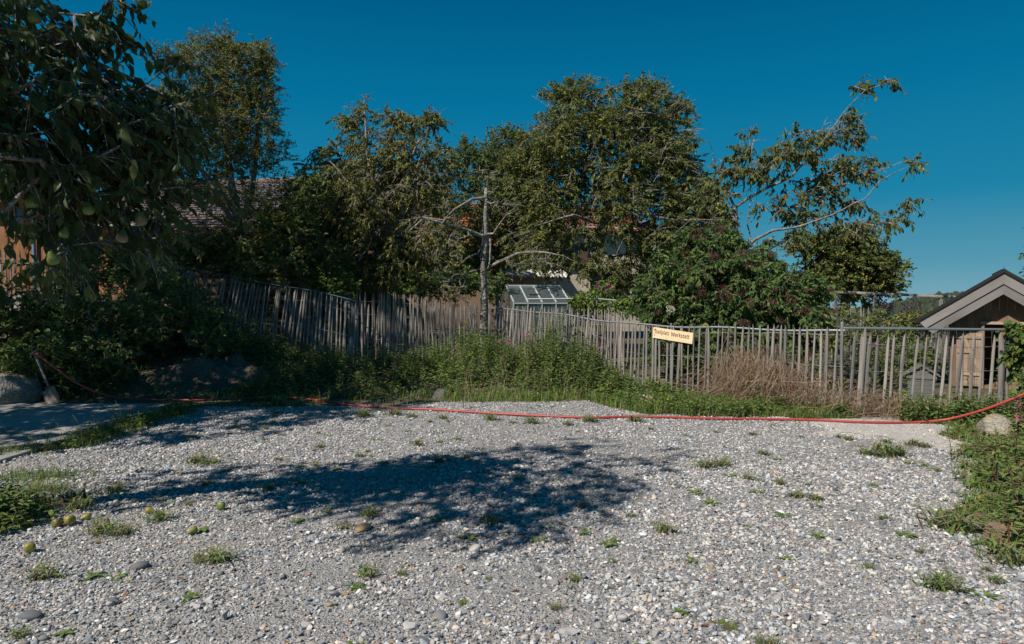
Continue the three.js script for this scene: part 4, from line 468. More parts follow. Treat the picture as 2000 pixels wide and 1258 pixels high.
{ // long timber building with a brown tiled roof at the left
  reseed(301); const root = thing('timber_building', 'long timber building with brown tiled roof behind the slender tree', 'building', [-10.6, gy(-10.6, 24), -24.5], -.2); const wallB = [[.3, .14, .055], [.34, .165, .07], [.26, .12, .05]].map(q => boardMat(q)), tile = std({ color: new THREE.Color().setRGB(.16, .125, .118), roughness: .8, bumpMap: T.rough, bumpScale: .01 }), dark = boardMat([.25, .165, .1]);
  const W = 12, wy = 3.2; for (let k = 0; k < 48; k++) mesh('wall_board', boardGeo(W / 48 - .012, wy, .04), pick(wallB), root, [-W / 2 + W / 48 * (k + .5), wy / 2, .01 * (k % 2)]);
  mesh('inner_wall', boardGeo(W, wy, .1), dark, root, [0, wy / 2, -.1]); for (const s of [-1, 1]) mesh('side_wall', boardGeo(.12, wy, 7), dark, root, [s * W / 2, wy / 2, -3.6]); mesh('back_wall', boardGeo(W, wy, .1), dark, root, [0, wy / 2, -7.1]);
  tiledSlope(root, W + 1, 4.2, 2.2, 52, 22, tile, wy + 1.75, -3.55, false); tiledSlope(root, W + 1, 4.2, 2.2, 52, 22, tile, wy + 1.75, -3.55, true); mesh('ridge', new THREE.CylinderGeometry(.12, .12, W + 1, 10).rotateZ(Math.PI / 2), tile, root, [0, wy + 1.8, -3.55]);
  for (const s of [-1, 1]) mesh('gable_wall', new THREE.ExtrudeGeometry(new THREE.Shape([[-3.5, 0], [3.5, 0], [0, 1.75]].map(p => new THREE.Vector2(...p))), { depth: .1, bevelEnabled: false }), dark, root, [s * (W / 2 - .05) - .05, wy, -3.55], [0, Math.PI / 2, 0]);
  mesh('gutter', new THREE.CylinderGeometry(.06, .06, W + 1, 8).rotateZ(Math.PI / 2), std({ color: new THREE.Color().setRGB(.2, .21, .2), roughness: .6 }), root, [0, wy - .42, .72]);
}
{ // orange timber wing closer by, with window and downpipe
  reseed(302); const c = at(20, 480, 19), root = thing('timber_wing', 'sunlit orange timber wall with a small window and blue downpipe', 'building', [c[0], gy(c[0], 19), c[2]], .0); const wallB = [[.36, .165, .07], [.42, .2, .085], [.31, .14, .06], [.38, .19, .09]].map(q => boardMat(q)), y0 = gy(c[0], 19), top = at(20, 380, 19)[1] - y0, wy0 = .02;
  const wx0 = at(16, 0, 19)[0] - c[0], wx1 = at(38, 0, 19)[0] - c[0], wb = at(0, 440, 19)[1] - y0, wt = at(0, 408, 19)[1] - y0; let x = -1.6; const xr = at(83, 0, 19)[0] - c[0]; while (x < xr) { const w = Math.min(rr(.1, .15), xr - x), m = x + w / 2; if (m > wx0 && m < wx1) { mesh('wall_board', boardGeo(w - .006, wb - wy0, .03), pick(wallB), root, [m, (wb + wy0) / 2, 0]); mesh('wall_board', boardGeo(w - .006, top - wt, .03), pick(wallB), root, [m, (top + wt) / 2, 0]); } else mesh('wall_board', boardGeo(w - .006, top - wy0, .03), pick(wallB), root, [m, (top + wy0) / 2, rr(-.005, .005)]); x += w; if (w < .02) break; }
  const win = new THREE.Group(); win.name = 'window'; root.add(win); mesh('pane', new THREE.BoxGeometry(wx1 - wx0, wt - wb, .01), new THREE.MeshPhysicalMaterial({ color: new THREE.Color().setRGB(.05, .07, .08), roughness: .08, clearcoat: 1 }), win, [(wx0 + wx1) / 2, (wb + wt) / 2, -.04]); for (const s of [wx0, wx1]) mesh('frame', boardGeo(.05, wt - wb + .1, .06), wallB[1], win, [s, (wb + wt) / 2, .02]); mesh('sill', boardGeo(wx1 - wx0 + .14, .03, .12), std({ color: new THREE.Color().setRGB(.5, .5, .5), roughness: .5 }), win, [(wx0 + wx1) / 2, wb - .02, .05]);
  mesh('downpipe', new THREE.CylinderGeometry(.045, .045, top, 10), std({ color: new THREE.Color().setRGB(.16, .3, .42), roughness: .45, metalness: .4 }), root, [at(61, 0, 19)[0] - c[0], top / 2, .09]);
  mesh('inner_wall', boardGeo(xr + 1.7, top, .1), boardMat([.22, .145, .09]), root, [(xr - 1.7) / 2, top / 2, -.12]); mesh('side_wall', boardGeo(.1, top, 2.2), boardMat([.22, .145, .09]), root, [xr - .03, top / 2, -1.2]); mesh('plinth', new THREE.BoxGeometry(xr + 1.9, .5, .16), M.concrete, root, [(xr - 1.7) / 2, .1, .0]);
  const tile = std({ color: new THREE.Color().setRGB(.16, .125, .118), roughness: .8 }); tiledSlope(root, 5, 2.4, 1.1, 20, 10, tile, top + 1.0, -1.9, false); mesh('fascia', boardGeo(.16, 5, .04), std({ color: new THREE.Color().setRGB(.5, .5, .5) }), root, [0, top - .04, .44], [0, 0, Math.PI / 2]);
}
{ // small roof over the log pile by the leaning fence
  const c = at(338, 520, 15.2), root = thing('lean_to_roof', 'small dark lean-to roof at the upper end of the leaning fence', 'roof', [c[0], gy(c[0], 15.2), c[2]], .2); const y = c[1] - root.position.y, bm = boardMat([.26, .235, .215]); for (let k = 0; k < 5; k++) mesh('roof_board', boardGeo(.2, 1.5, .03), bm, root, [-.3, y + .1, -.45 + k * .21], [0, 0, 1.06]); for (const [a, b] of [[.1, .3], [-.75, -.4]]) mesh('post', boardGeo(.08, y + .1 - a * .5, .08), bm, root, [a, (y + .1 - a * .5) / 2, b]); mesh('fascia', boardGeo(.12, 1.55, .03), boardMat([.3, .28, .26]), root, [-.3, y + .08, .52], [0, 0, 1.06]);
}
{ // log wall of the barn behind the leaning fence
  const root = thing('log_barn', 'dark log barn wall in shade behind the leaning fence', 'barn', [-8.9, gy(-8.9, 20), -20.2], -.12); reseed(304); const lm = [[.17, .12, .08], [.2, .145, .1], [.15, .105, .075]].map(q => boardMat(q)); for (let k = 0; k < 9; k++) { const g = new THREE.CylinderGeometry(.14, .14, 5.4, 10).rotateZ(Math.PI / 2); mesh('log', g, pick(lm), root, [rr(-.05, .05), .14 + k * .255, 0]); } mesh('inner_wall', boardGeo(5.2, 2.3, .1), lm[2], root, [0, 1.15, -.12]);
  for (const s of [-1, 1]) mesh('side_wall', boardGeo(.1, 2.3, 3), lm[0], root, [s * 2.6, 1.15, -1.6]); const tile = std({ color: new THREE.Color().setRGB(.16, .125, .118), roughness: .8 }); tiledSlope(root, 6.2, 2.4, 1.1, 26, 10, tile, 3.2, -1.9, false); tiledSlope(root, 6.2, 2.4, 1.1, 26, 10, tile, 3.2, -1.9, true); }
{ // plastered house with red roof behind the cherry tree
  reseed(303); const c = at(1080, 570, 29), root = thing('plastered_house', 'cream plastered house with red tiled roof behind the cherry tree', 'house', [c[0], gy(c[0], 29), c[2]], .25); const y0 = root.position.y, top = at(0, 440, 29)[1] - y0, W = 9, pl = std({ map: rep(T.plaster, .3, .3), bumpMap: T.rough, bumpScale: .01 }), red = std({ color: new THREE.Color().setRGB(.42, .12, .055), roughness: .85, bumpMap: T.rough, bumpScale: .01 }), wood = [[.2, .13, .09], [.16, .105, .075]].map(q => boardMat(q));
  mesh('wall', boardGeo(W, top, .3), pl, root, [0, top / 2, 0]); for (const s of [-1, 1]) mesh('side_wall', boardGeo(.3, top, 6), pl, root, [s * (W / 2 - .15), top / 2, -3.16]); mesh('back_wall', boardGeo(W, top, .3), pl, root, [0, top / 2, -6.3]);
  tiledSlope(root, W + 1, 3.7, 1.35, 44, 16, red, top + 1.1, -3.15, false); tiledSlope(root, W + 1, 3.7, 1.35, 44, 16, red, top + 1.1, -3.15, true); for (const s of [-1, 1]) mesh('gable_wall', new THREE.ExtrudeGeometry(new THREE.Shape([[-3.1, 0], [3.1, 0], [0, 1.08]].map(p => new THREE.Vector2(...p))), { depth: .2, bevelEnabled: false }), pl, root, [s * (W / 2 - .2) - .1, top, -3.15], [0, Math.PI / 2, 0]); mesh('ridge', new THREE.CylinderGeometry(.13, .13, W + 1, 10).rotateZ(Math.PI / 2), red, root, [0, top + 1.15, -3.15]);
  for (const [x, y] of [[.7, top * .72], [-1.6, top * .72], [2.6, top * .5]]) { const win = new THREE.Group(); win.name = 'window'; win.position.set(x, y, .16); root.add(win); mesh('pane', new THREE.BoxGeometry(.7, .9, .02), new THREE.MeshPhysicalMaterial({ color: new THREE.Color().setRGB(.03, .04, .05), roughness: .1 }), win); for (const s of [-1, 1]) { mesh('frame', boardGeo(.07, 1.04, .06), wood[0], win, [s * .38, 0, .02]); mesh('shutter', boardGeo(.36, 1, .04), wood[1], win, [s * .6, 0, .03]); } mesh('frame', boardGeo(.84, .07, .06), wood[0], win, [0, .49, .025]); mesh('sill', boardGeo(.9, .05, .14), wood[0], win, [0, -.5, .05]); }
  const aw = at(1040, 537, 26.5); const cs = new GB(); for (let i = 0; i <= 64; i++) { for (const e of [0, 1]) cs.v(-1.3 + 2.6 * i / 64, (e ? -.32 : 0) + .03 * Math.sin(i * Math.PI / 2), e * .9, [1, 1, 1]); if (i) { const q = i * 2; cs.t(q - 2, q - 1, q); cs.t(q, q - 1, q + 1); } } const am = cs.build('corrugated_awning', std({ color: new THREE.Color().setRGB(.62, .6, .57), side: THREE.DoubleSide, roughness: .5 }), root); am.position.set(-.9, aw[1] + .3 - y0, .2);
}
{ // brown roofed barn glimpsed behind the olive tree
  reseed(305); const c = at(830, 560, 24), root = thing('red_roof_barn', 'low dark barn with red tiled roof glimpsed behind the olive tree', 'barn', [c[0], gy(c[0], 24), c[2]], -.1); const y0 = root.position.y, top = at(0, 478, 24)[1] - y0, dk = boardMat([.2, .145, .1]), red = std({ color: new THREE.Color().setRGB(.4, .115, .055), roughness: .85 }); mesh('wall', boardGeo(5, top, .1), dk, root, [0, top / 2, 0]); for (const s of [-1, 1]) mesh('side_wall', boardGeo(.1, top, 3), dk, root, [s * 2.45, top / 2, -1.56]); tiledSlope(root, 5.6, 2.4, 1.3, 26, 12, red, top + 1.15, -1.9, false); tiledSlope(root, 5.6, 2.4, 1.3, 26, 12, red, top + 1.15, -1.9, true); }
{ // wooded hill far away
  reseed(401); const g = new GB(), N = 60, Mz = 16; const hy = (px) => lerpTable([[1600, 640], [1690, 612], [1740, 600], [1800, 586], [1850, 577], [1900, 574], [2000, 566], [2200, 560], [2500, 570]], px); for (let j = 0; j <= Mz; j++) for (let i = 0; i <= N; i++) { const px = 1600 + 900 * i / N, t = j / Mz, Z = 620 + 260 * t, p = at(px, hy(px) + 5, 700); const h = (p[1] + 30) * Math.sin(Math.min(1, t * 1.25) * Math.PI / 2) - 30 + (fbm(i * .7, j * .9, 3) - .5) * 4; g.v(p[0] * Z / 700, h, -Z, [.02, .032, .018]); if (i && j) { const a = g.n - 1; g.t(a - N - 2, a - N - 1, a - 1); g.t(a - 1, a - N - 1, a); } }
  const hill = tag(g.build('hill', std({ color: new THREE.Color().setRGB(.03, .045, .025), roughness: 1 }), scene), 'distant wooded hill beyond the shed', null, null, 'structure');
  const tp = g.p, n = 5200, cone = mergeGeometries([new THREE.IcosahedronGeometry(1, 1)]), im = shade(new THREE.InstancedMesh(cone, std({ roughness: 1 }), n)); for (let k = 0; k < n; k++) { const q = Math.floor(R() * (tp.length / 3)), s = rr(2.2, 4.2); im.setMatrixAt(k, new THREE.Matrix4().compose(V(tp[q * 3] + gauss() * 9, tp[q * 3 + 1] + s * .6, tp[q * 3 + 2] + gauss() * 8), new THREE.Quaternion(), V(s * .75, s * rr(1, 1.7), s * .75))); im.setColorAt(k, new THREE.Color().setRGB(...vary(pick([[.03, .05, .028], [.04, .06, .03], [.022, .04, .026]]), .25))); } im.name = 'forest'; im.userData.kind = 'stuff'; hill.add(im); }

// ------------------------------------------------------------------ weeds, grass, flowers
console.log('weeds');
function blade(g, x, y, z, h, w, bend, c) { const a = rr(0, 6.283), dx = Math.cos(a), dz = Math.sin(a), sx = -dz * w / 2, sz = dx * w / 2, t = h * .55, b1 = bend * .3, y2 = h * (1 - bend * .45); const p = g.v(x + sx, y, z + sz, c), q = g.v(x - sx, y, z - sz, c), r = g.v(x + dx * h * b1 + sx * .7, y + t, z + dz * h * b1 + sz * .7, c), s = g.v(x + dx * h * b1 - sx * .7, y + t, z + dz * h * b1 - sz * .7, c), e = g.v(x + dx * h * bend, y + y2, z + dz * h * bend, c); g.i.push(p, q, r, q, s, r, r, s, e); }
function herb(g, x, y, z, h, o) { // a leafy stem
  const a = rr(0, 6.283), lean = rr(.03, .28) * h, tx = Math.cos(a) * lean, tz = Math.sin(a) * lean, P = t => [x + tx * t * t, y + h * t, z + tz * t * t]; g.tube([[...P(0), o.stem], [...P(.5), o.stem * .8], [...P(1), o.stem * .4]], 3, o.stemColor || [.09, .1, .04], false);
  const n = Math.max(3, Math.round(h / o.gap)); let sp = rr(0, 6);
  for (let k = 0; k < n; k++) { const t = .12 + .88 * (k + .5) / n, p = P(t), L = o.len * rr(.6, 1.2) * (1.1 - .55 * t); sp += 1.57 + rr(-.4, .4); for (let s = 0; s < 2; s++) { const b = sp + s * Math.PI + rr(-.3, .3), e = rr(-.25, .75), d = nrm(Math.cos(b), e, Math.sin(b)), nn = nrm(-Math.cos(b) * e + gauss() * .3, 1, -Math.sin(b) * e + gauss() * .3), col = vary(R() < .03 ? pick(G.yellow) : pick(o.colors), .28); o.broad ? g.broad(...p, ...d, ...nn, L, L * o.ratio, col, .3) : g.leaf(...p, ...d, ...nn, L, L * o.ratio, col); } }
  return P(1);
}
function blossom(g, p, n, s, cols) { for (let k = 0; k < n; k++) { const c = [p[0] + gauss() * .035, p[1] + rr(-.05, .03), p[2] + gauss() * .035]; for (let j = 0; j < 4; j++) { const d = ballDir(), u = ballDir(), nn = nrm(...cross(d, u)); g.leaf(...c, ...d, ...nn, s * rr(.7, 1.2), s * .8, vary(pick(cols), .2)); } } }
const pinks = [[.5, .09, .3], [.42, .06, .24], [.55, .16, .38]];
const fenceZ = x => x < -.45 ? lerpTable([[-7, 14.5], [-5, 14.1], [-3, 13.7], [-.45, 14.8]], x) : x < 4.68 ? 15 - (x + .45) / 5.13 * 5.5 : 9.45;
function stuff(name, label, cat, base, fill, mat = M.leaf, dry) { const root = thing(name, label, cat, base); root.userData.kind = 'stuff'; const g = new GB(base), d = new GB(base); fill(g, d); if (g.n) g.build('leaves', mat, root); if (d.n) d.build('stalks', M.dry, root); return root; }
const straw = [[.34, .25, .15], [.27, .19, .11], [.4, .31, .2], [.22, .15, .09]];
reseed(501);
stuff('tall_weeds', 'tangle of tall green nettles and weeds along the foot of the fence', 'weeds', [-1, gy(-1, 12), -12], (g, d) => {
  for (let k = 0; k < 1750; k++) { const x = rr(-5.2, 2.75), zb = backEdge(x) + .12, zf = fenceZ(x) - .12, t = Math.pow(R(), .8), Z = zb + (zf - zb) * t; if (Z < zb || (x < -1 && Z < 10.98)) continue; const cl = fbm(x * 1.3 + 9, Z * 1.3, 3), room = x < -3.6 ? .55 : 1, tall = x > -.7 ? lerpTable([[-.7, .7], [.1, .55], [.8, .9], [1.4, .72], [1.8, .38], [2.2, .2], [2.8, .15]], x) : lerpTable([[-5.2, .32], [-3.5, .26], [-2, .34], [-1.2, .62], [-.7, .7]], x); const h = (.1 + tall * sstep(-.1, .75, t)) * rr(.55, 1.1) * (.6 + .8 * cl) * room; const kind = R();
    herb(g, x, gy(x, Z), -Z, h, kind < .55 ? { stem: .004, gap: .055, len: .13, ratio: .46, colors: G.weed } : kind < .8 ? { stem: .005, gap: .07, len: .14, ratio: .3, colors: [...G.weed, ...G.elder], broad: true, stemColor: [.16, .06, .05] } : { stem: .003, gap: .04, len: .09, ratio: .58, colors: G.fresh }); }
  for (let k = 0; k < 3200; k++) { const x = rr(-5, 2.2), zb = backEdge(x) - .1, Z = zb + Math.abs(gauss()) * .8; if (Z > fenceZ(x) || (x < -1 && Z < 10.95 && R() < .85)) continue; blade(g, x, gy(x, Z), -Z, rr(.08, .26), .01, rr(.2, .8), vary(pick(R() < .1 ? straw : G.fresh), .25)); }
  for (let k = 0; k < 60; k++) { const x = rr(-.8, 1.6), Z = rr(10.9, 12.4); if (Z > backEdge(x)) { const y = gy(x, Z); d.tube([[x, y, -Z, .003], [x + gauss() * .1, y + rr(.2, .45), -Z + gauss() * .1, .002], [x + gauss() * .2, y + rr(.4, .7), -Z + gauss() * .1, .001]], 3, vary(pick(straw), .2), false); } }
});
stuff('grass_verge', 'low green grass and herbs between the gravel and the sunlit fence', 'grass', [3.2, 0, -10], (g, d) => {
  for (let k = 0; k < 9500; k++) { const x = rr(1.45, 5.1), zb = backEdge(x) - .12, Z = zb + (fenceZ(x) + .1 - zb) * Math.pow(R(), .9); blade(g, x, gy(x, Z), -Z, rr(.05, .17) * (.6 + fbm(x * 2, Z * 2, 2)), .009, rr(.2, .9), vary(pick(R() < .22 ? straw : R() < .5 ? G.fresh : G.weed), .25)); }
  for (let k = 0; k < 900; k++) { const x = rr(1.6, 4.75), zb = backEdge(x), Z = zb + (fenceZ(x) + .25 - zb) * R(), cl = fbm(x * 1.8, Z * 1.8 + 20, 3); herb(g, x, gy(x, Z), -Z, rr(.08, .27) * (.35 + 1.3 * cl), { stem: .003, gap: .035, len: .095, ratio: .45, colors: [...G.fresh, ...G.weed] }); }
});
stuff('roadside_weeds', 'green weeds and grass along the right edge of the gravel', 'weeds', [5, 0, -7], (g, d) => {
  for (let k = 0; k < 760; k++) { const Z = rr(4.2, 9.6), x = rightEdge(Z) + Math.abs(gauss()) * 1.1 - .12; const off = x - rightEdge(Z), cl = fbm(x * 1.6, Z * 1.6 + 50, 3); herb(g, x, gy(x, Z), -Z, (.06 + .36 * sstep(0, .9, off)) * (x > 4.7 && Z > 7.4 ? .5 : 1) * rr(.5, 1.2) * (.35 + 1.3 * cl), { stem: .0035, gap: .045, len: .125, ratio: .36, colors: R() < .3 ? [[.2, .17, .05], [.17, .1, .05], [.13, .15, .035]] : [...G.weed, ...G.fresh], stemColor: R() < .5 ? [.24, .08, .06] : [.09, .1, .04], broad: R() < .6 }); }
  for (let k = 0; k < 2600; k++) { const Z = rr(3.2, 9.7), x = rightEdge(Z) + Math.abs(gauss()) * 1.3 - .18; blade(g, x, gy(x, Z), -Z, rr(.05, .2), .008, rr(.3, .95), vary(pick(R() < .18 ? straw : G.weed), .25)); }
  for (let k = 0; k < 420; k++) { const x = rr(5.2, 7.6), Z = rr(8.85, 9.4); herb(g, x, gy(x, Z), -Z, rr(.1, .4), { stem: .0035, gap: .045, len: .1, ratio: .4, colors: G.weed, broad: true }); }
});
stuff('slab_grass', 'strip of grass growing along the edge of the concrete slab', 'grass', [-4.8, 0, -8.6], (g) => {
  for (let k = 0; k < 6200; k++) { const Z = rr(6.3, 10.2), x = leftEdge(Z) - .08 + gauss() * .24 - (Z < 7.3 ? .05 : 0); blade(g, x, gy(x, Z), -Z, rr(.04, .17), .005, rr(.2, .9), vary(pick(R() < .15 ? straw : G.weed), .25)); }
  for (let k = 0; k < 150; k++) { const Z = rr(6.4, 10.4), x = leftEdge(Z) + gauss() * .2; herb(g, x, gy(x, Z), -Z, rr(.08, .25), { stem: .003, gap: .035, len: .07, ratio: .45, colors: G.weed }); }
  for (let k = 0; k < 26; k++) { const Z = rr(6.6, 9), x = leftEdge(Z) - .1 + gauss() * .2, y = gy(x, Z), h = rr(.25, .42), a = gauss() * .12; g.tube([[x, y, -Z, .0015], [x + a * .5, y + h * .7, -Z, .0012], [x + a * 1.6, y + h, -Z, .001]], 3, [.26, .22, .12], false); for (let j = 0; j < 8; j++) g.leaf(x + a * (.9 + j * .09), y + h * (.82 + j * .022), -Z, ...nrm(a * 3, 1, gauss() * .3), 0, 0, 1, .02, .005, [.3, .25, .14]); }
});
stuff('corner_weeds', 'clump of dark green weeds and grass beside the fallen pears', 'weeds', [-3.35, 0, -4.7], (g) => {
  for (let k = 0; k < 260; k++) { const x = -3.85 + gauss() * .3, Z = 4.85 + gauss() * .34; herb(g, x, gy(x, Z), -Z, rr(.08, .3) * clamp(1.3 - Math.hypot(x + 3.9, Z - 4.8) * 1.2, .3, 1.2), { stem: .003, gap: .03, len: .1, ratio: .4, colors: G.weed, broad: true }); }
  for (let k = 0; k < 2200; k++) { const x = -3.85 + gauss() * .36, Z = 4.95 + gauss() * .5; blade(g, x, gy(x, Z), -Z, rr(.05, .22), .005, rr(.3, .95), vary(pick(R() < .2 ? straw : G.weed), .25)); }
  for (let k = 0; k < 800; k++) { const x = -4.3 + gauss() * .4, Z = 6.1 + gauss() * .2; blade(g, x, gy(x, Z), -Z, rr(.04, .14), .005, rr(.3, .95), vary(pick(G.weed), .25)); }
});
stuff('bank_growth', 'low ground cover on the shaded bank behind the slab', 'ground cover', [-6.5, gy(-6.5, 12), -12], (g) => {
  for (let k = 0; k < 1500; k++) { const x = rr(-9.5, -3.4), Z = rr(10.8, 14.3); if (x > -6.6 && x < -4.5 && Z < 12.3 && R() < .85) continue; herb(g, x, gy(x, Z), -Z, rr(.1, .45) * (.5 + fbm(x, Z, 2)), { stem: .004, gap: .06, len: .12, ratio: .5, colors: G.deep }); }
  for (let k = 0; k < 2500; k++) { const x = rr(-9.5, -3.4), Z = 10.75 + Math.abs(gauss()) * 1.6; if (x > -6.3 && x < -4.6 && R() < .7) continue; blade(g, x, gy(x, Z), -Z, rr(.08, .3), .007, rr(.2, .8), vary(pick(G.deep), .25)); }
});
stuff('garden_growth', 'green vegetable and herb growth covering the garden behind the fences', 'ground cover', [2, 0, -16], (g) => {
  for (let k = 0; k < 1900; k++) { const Z = rr(10.2, 22), x = rr(-.6 * Z, .72 * Z); if (Z < fenceZ(x) + .35 || (x > 6.2 && Z < 14)) continue; if (fbm(x * .8, Z * .8, 3) < .4) continue; herb(g, x, gy(x, Z), -Z, rr(.12, .65), { stem: .005, gap: .08, len: .14, ratio: .5, colors: [...G.weed, ...G.olive] }); }
});
// dry brown bramble canes caught in the fence
{ reseed(511); const root = thing('dry_bramble', 'heap of dry brown stalks leaning through the sunlit fence', 'dry brush', [3.5, 0, -10.8]); const g = new GB([3.5, 0, -10.8]);
  for (let k = 0; k < 1750; k++) { const x = R() < .6 ? 3.8 + gauss() * .5 : rr(3.3, 5.7), fz = fenceZ(Math.min(x, 4.68)), Z = fz + rr(-.4, .3), hm = lerpTable([[3.0, .3], [3.4, .75], [3.7, .95], [4, .85], [4.3, .62], [4.9, .45], [5.7, .2]], x), y = gy(x, Z), h = hm * rr(.15, 1.1), a = rr(0, 6.28), l = rr(.15, .5), dx = Math.cos(a) * l, dz = Math.sin(a) * l * .5; g.tube([[x, y + R() * h * .7, -Z, .0034], [x + dx * .4 + gauss() * .04, y + h * .8, -Z + dz * .4, .003], [x + dx * .9, y + h * rr(.75, 1.1), -Z + dz, .0024], [x + dx * 1.5, y + h * rr(.35, .95), -Z + dz * 1.4 + gauss() * .05, .0016]], 3, vary(pick([[.27, .185, .12], [.33, .235, .155], [.2, .135, .09], [.42, .33, .23]]), .25), false); }
  g.build('stalks', M.dry, root); }
// flowering balsam plants, each one a thing
{ const spots = [[1735, 806, 1.0, .2, 'tall leafy balsam with pink flowers in front of the shed fence', 26], [1700, 812, .55, .14, 'shorter balsam plant at the foot of the tall flowering balsam', 12], [1475, 800, .55, .12, 'young balsam plant in front of the dry brown stalks', 10], [1520, 800, .35, .1, 'small balsam beside the dry brown stalks', 8], [985, 745, .95, .12, 'pink flowering balsam right of the cut off trunk', 18], [1035, 748, .9, .12, 'pink flowering balsam in the nettles below the greenhouse', 18], [1165, 760, .8, .12, 'pink flowering balsam at the right end of the nettles', 16], [905, 760, .75, .12, 'pink flowering balsam in shade left of the cut off trunk', 16], [775, 765, .7, .13, 'pink flowering balsam in deep shade below the low fence', 16], [925, 800, .42, .06, 'small spiky weed standing on the gravel below the trunk', 8], [1330, 775, .4, .1, 'small leafy weed below the wooden sign', 9], [1975, 1010, .5, .13, 'leafy reddish balsam at the right edge of the gravel', 12], [1990, 930, .55, .12, 'balsam with pink buds above the small brick', 12], [1960, 905, .4, .1, 'low balsam behind the small brick', 10], [1985, 1075, .38, .12, 'dark leafy balsam leaning over the reddish brick', 12], [1945, 960, .42, .13, 'balsam with reddish stems between brick and boulder', 14], [1870, 905, .26, .08, 'low spreading weed at the edge of the pale gravel', 10], [1990, 860, .5, .13, 'balsam with pink flowers in front of the pale boulder', 14], [1895, 800, .5, .13, 'broad leafed weed left of the pale boulder', 10], [1955, 790, .6, .13, 'broad leafed weed in front of the climbing vine', 12]];
  reseed(521); for (const [px, py, h, len, lb, n] of spots) { const p = onGround(px, py), root = thing('balsam_plant', lb, 'plant', p), g = new GB(p), f = new GB(p); const stems = Math.max(2, Math.round(n / 5)); for (let k = 0; k < stems; k++) { const x = p[0] + gauss() * .1, z = p[2] + gauss() * .08, e = herb(g, x, gy(x, -z), z, h * rr(.75, 1.05), { stem: .006, gap: .05, len, ratio: .3, colors: h > .9 ? G.elder : G.weed, broad: true, stemColor: [.2, .07, .05] }); if (/pink/.test(lb)) blossom(f, e, 3, .032, pinks); } g.build('leaves', M.leaf, root); if (f.n) f.build('flowers', M.petal, root); } }
{ // mallow blossoms far off by the beam
  reseed(523); for (const [px, py, Z, lb] of [[1740, 640, 16, 'pink flowering mallow below the wooden beam'], [1775, 640, 15.5, 'pink flowering mallow beside the shed roof'], [1180, 600, 17.2, 'pink blossoming mallow in front of the curved cherry trunk']]) { const p = at(px, py, Z); p[1] = gy(p[0], Z); const root = thing('mallow_plant', lb, 'plant', p), g = new GB(p), f = new GB(p), ht = at(px, px < 1300 ? 562 : 585, Z)[1] - p[1]; for (let k = 0; k < 7; k++) { const e = herb(g, p[0] + gauss() * .2, p[1], p[2] + gauss() * .2, ht * rr(.8, 1.05), { stem: .007, gap: .09, len: .11, ratio: .5, colors: G.weed }); for (let j = 0; j < 3; j++) blossom(f, [e[0] + gauss() * .05, e[1] - j * .07, e[2] + gauss() * .05], 2, .05, pinks); } g.build('leaves', M.leaf, root); f.build('flowers', M.petal, root); } }
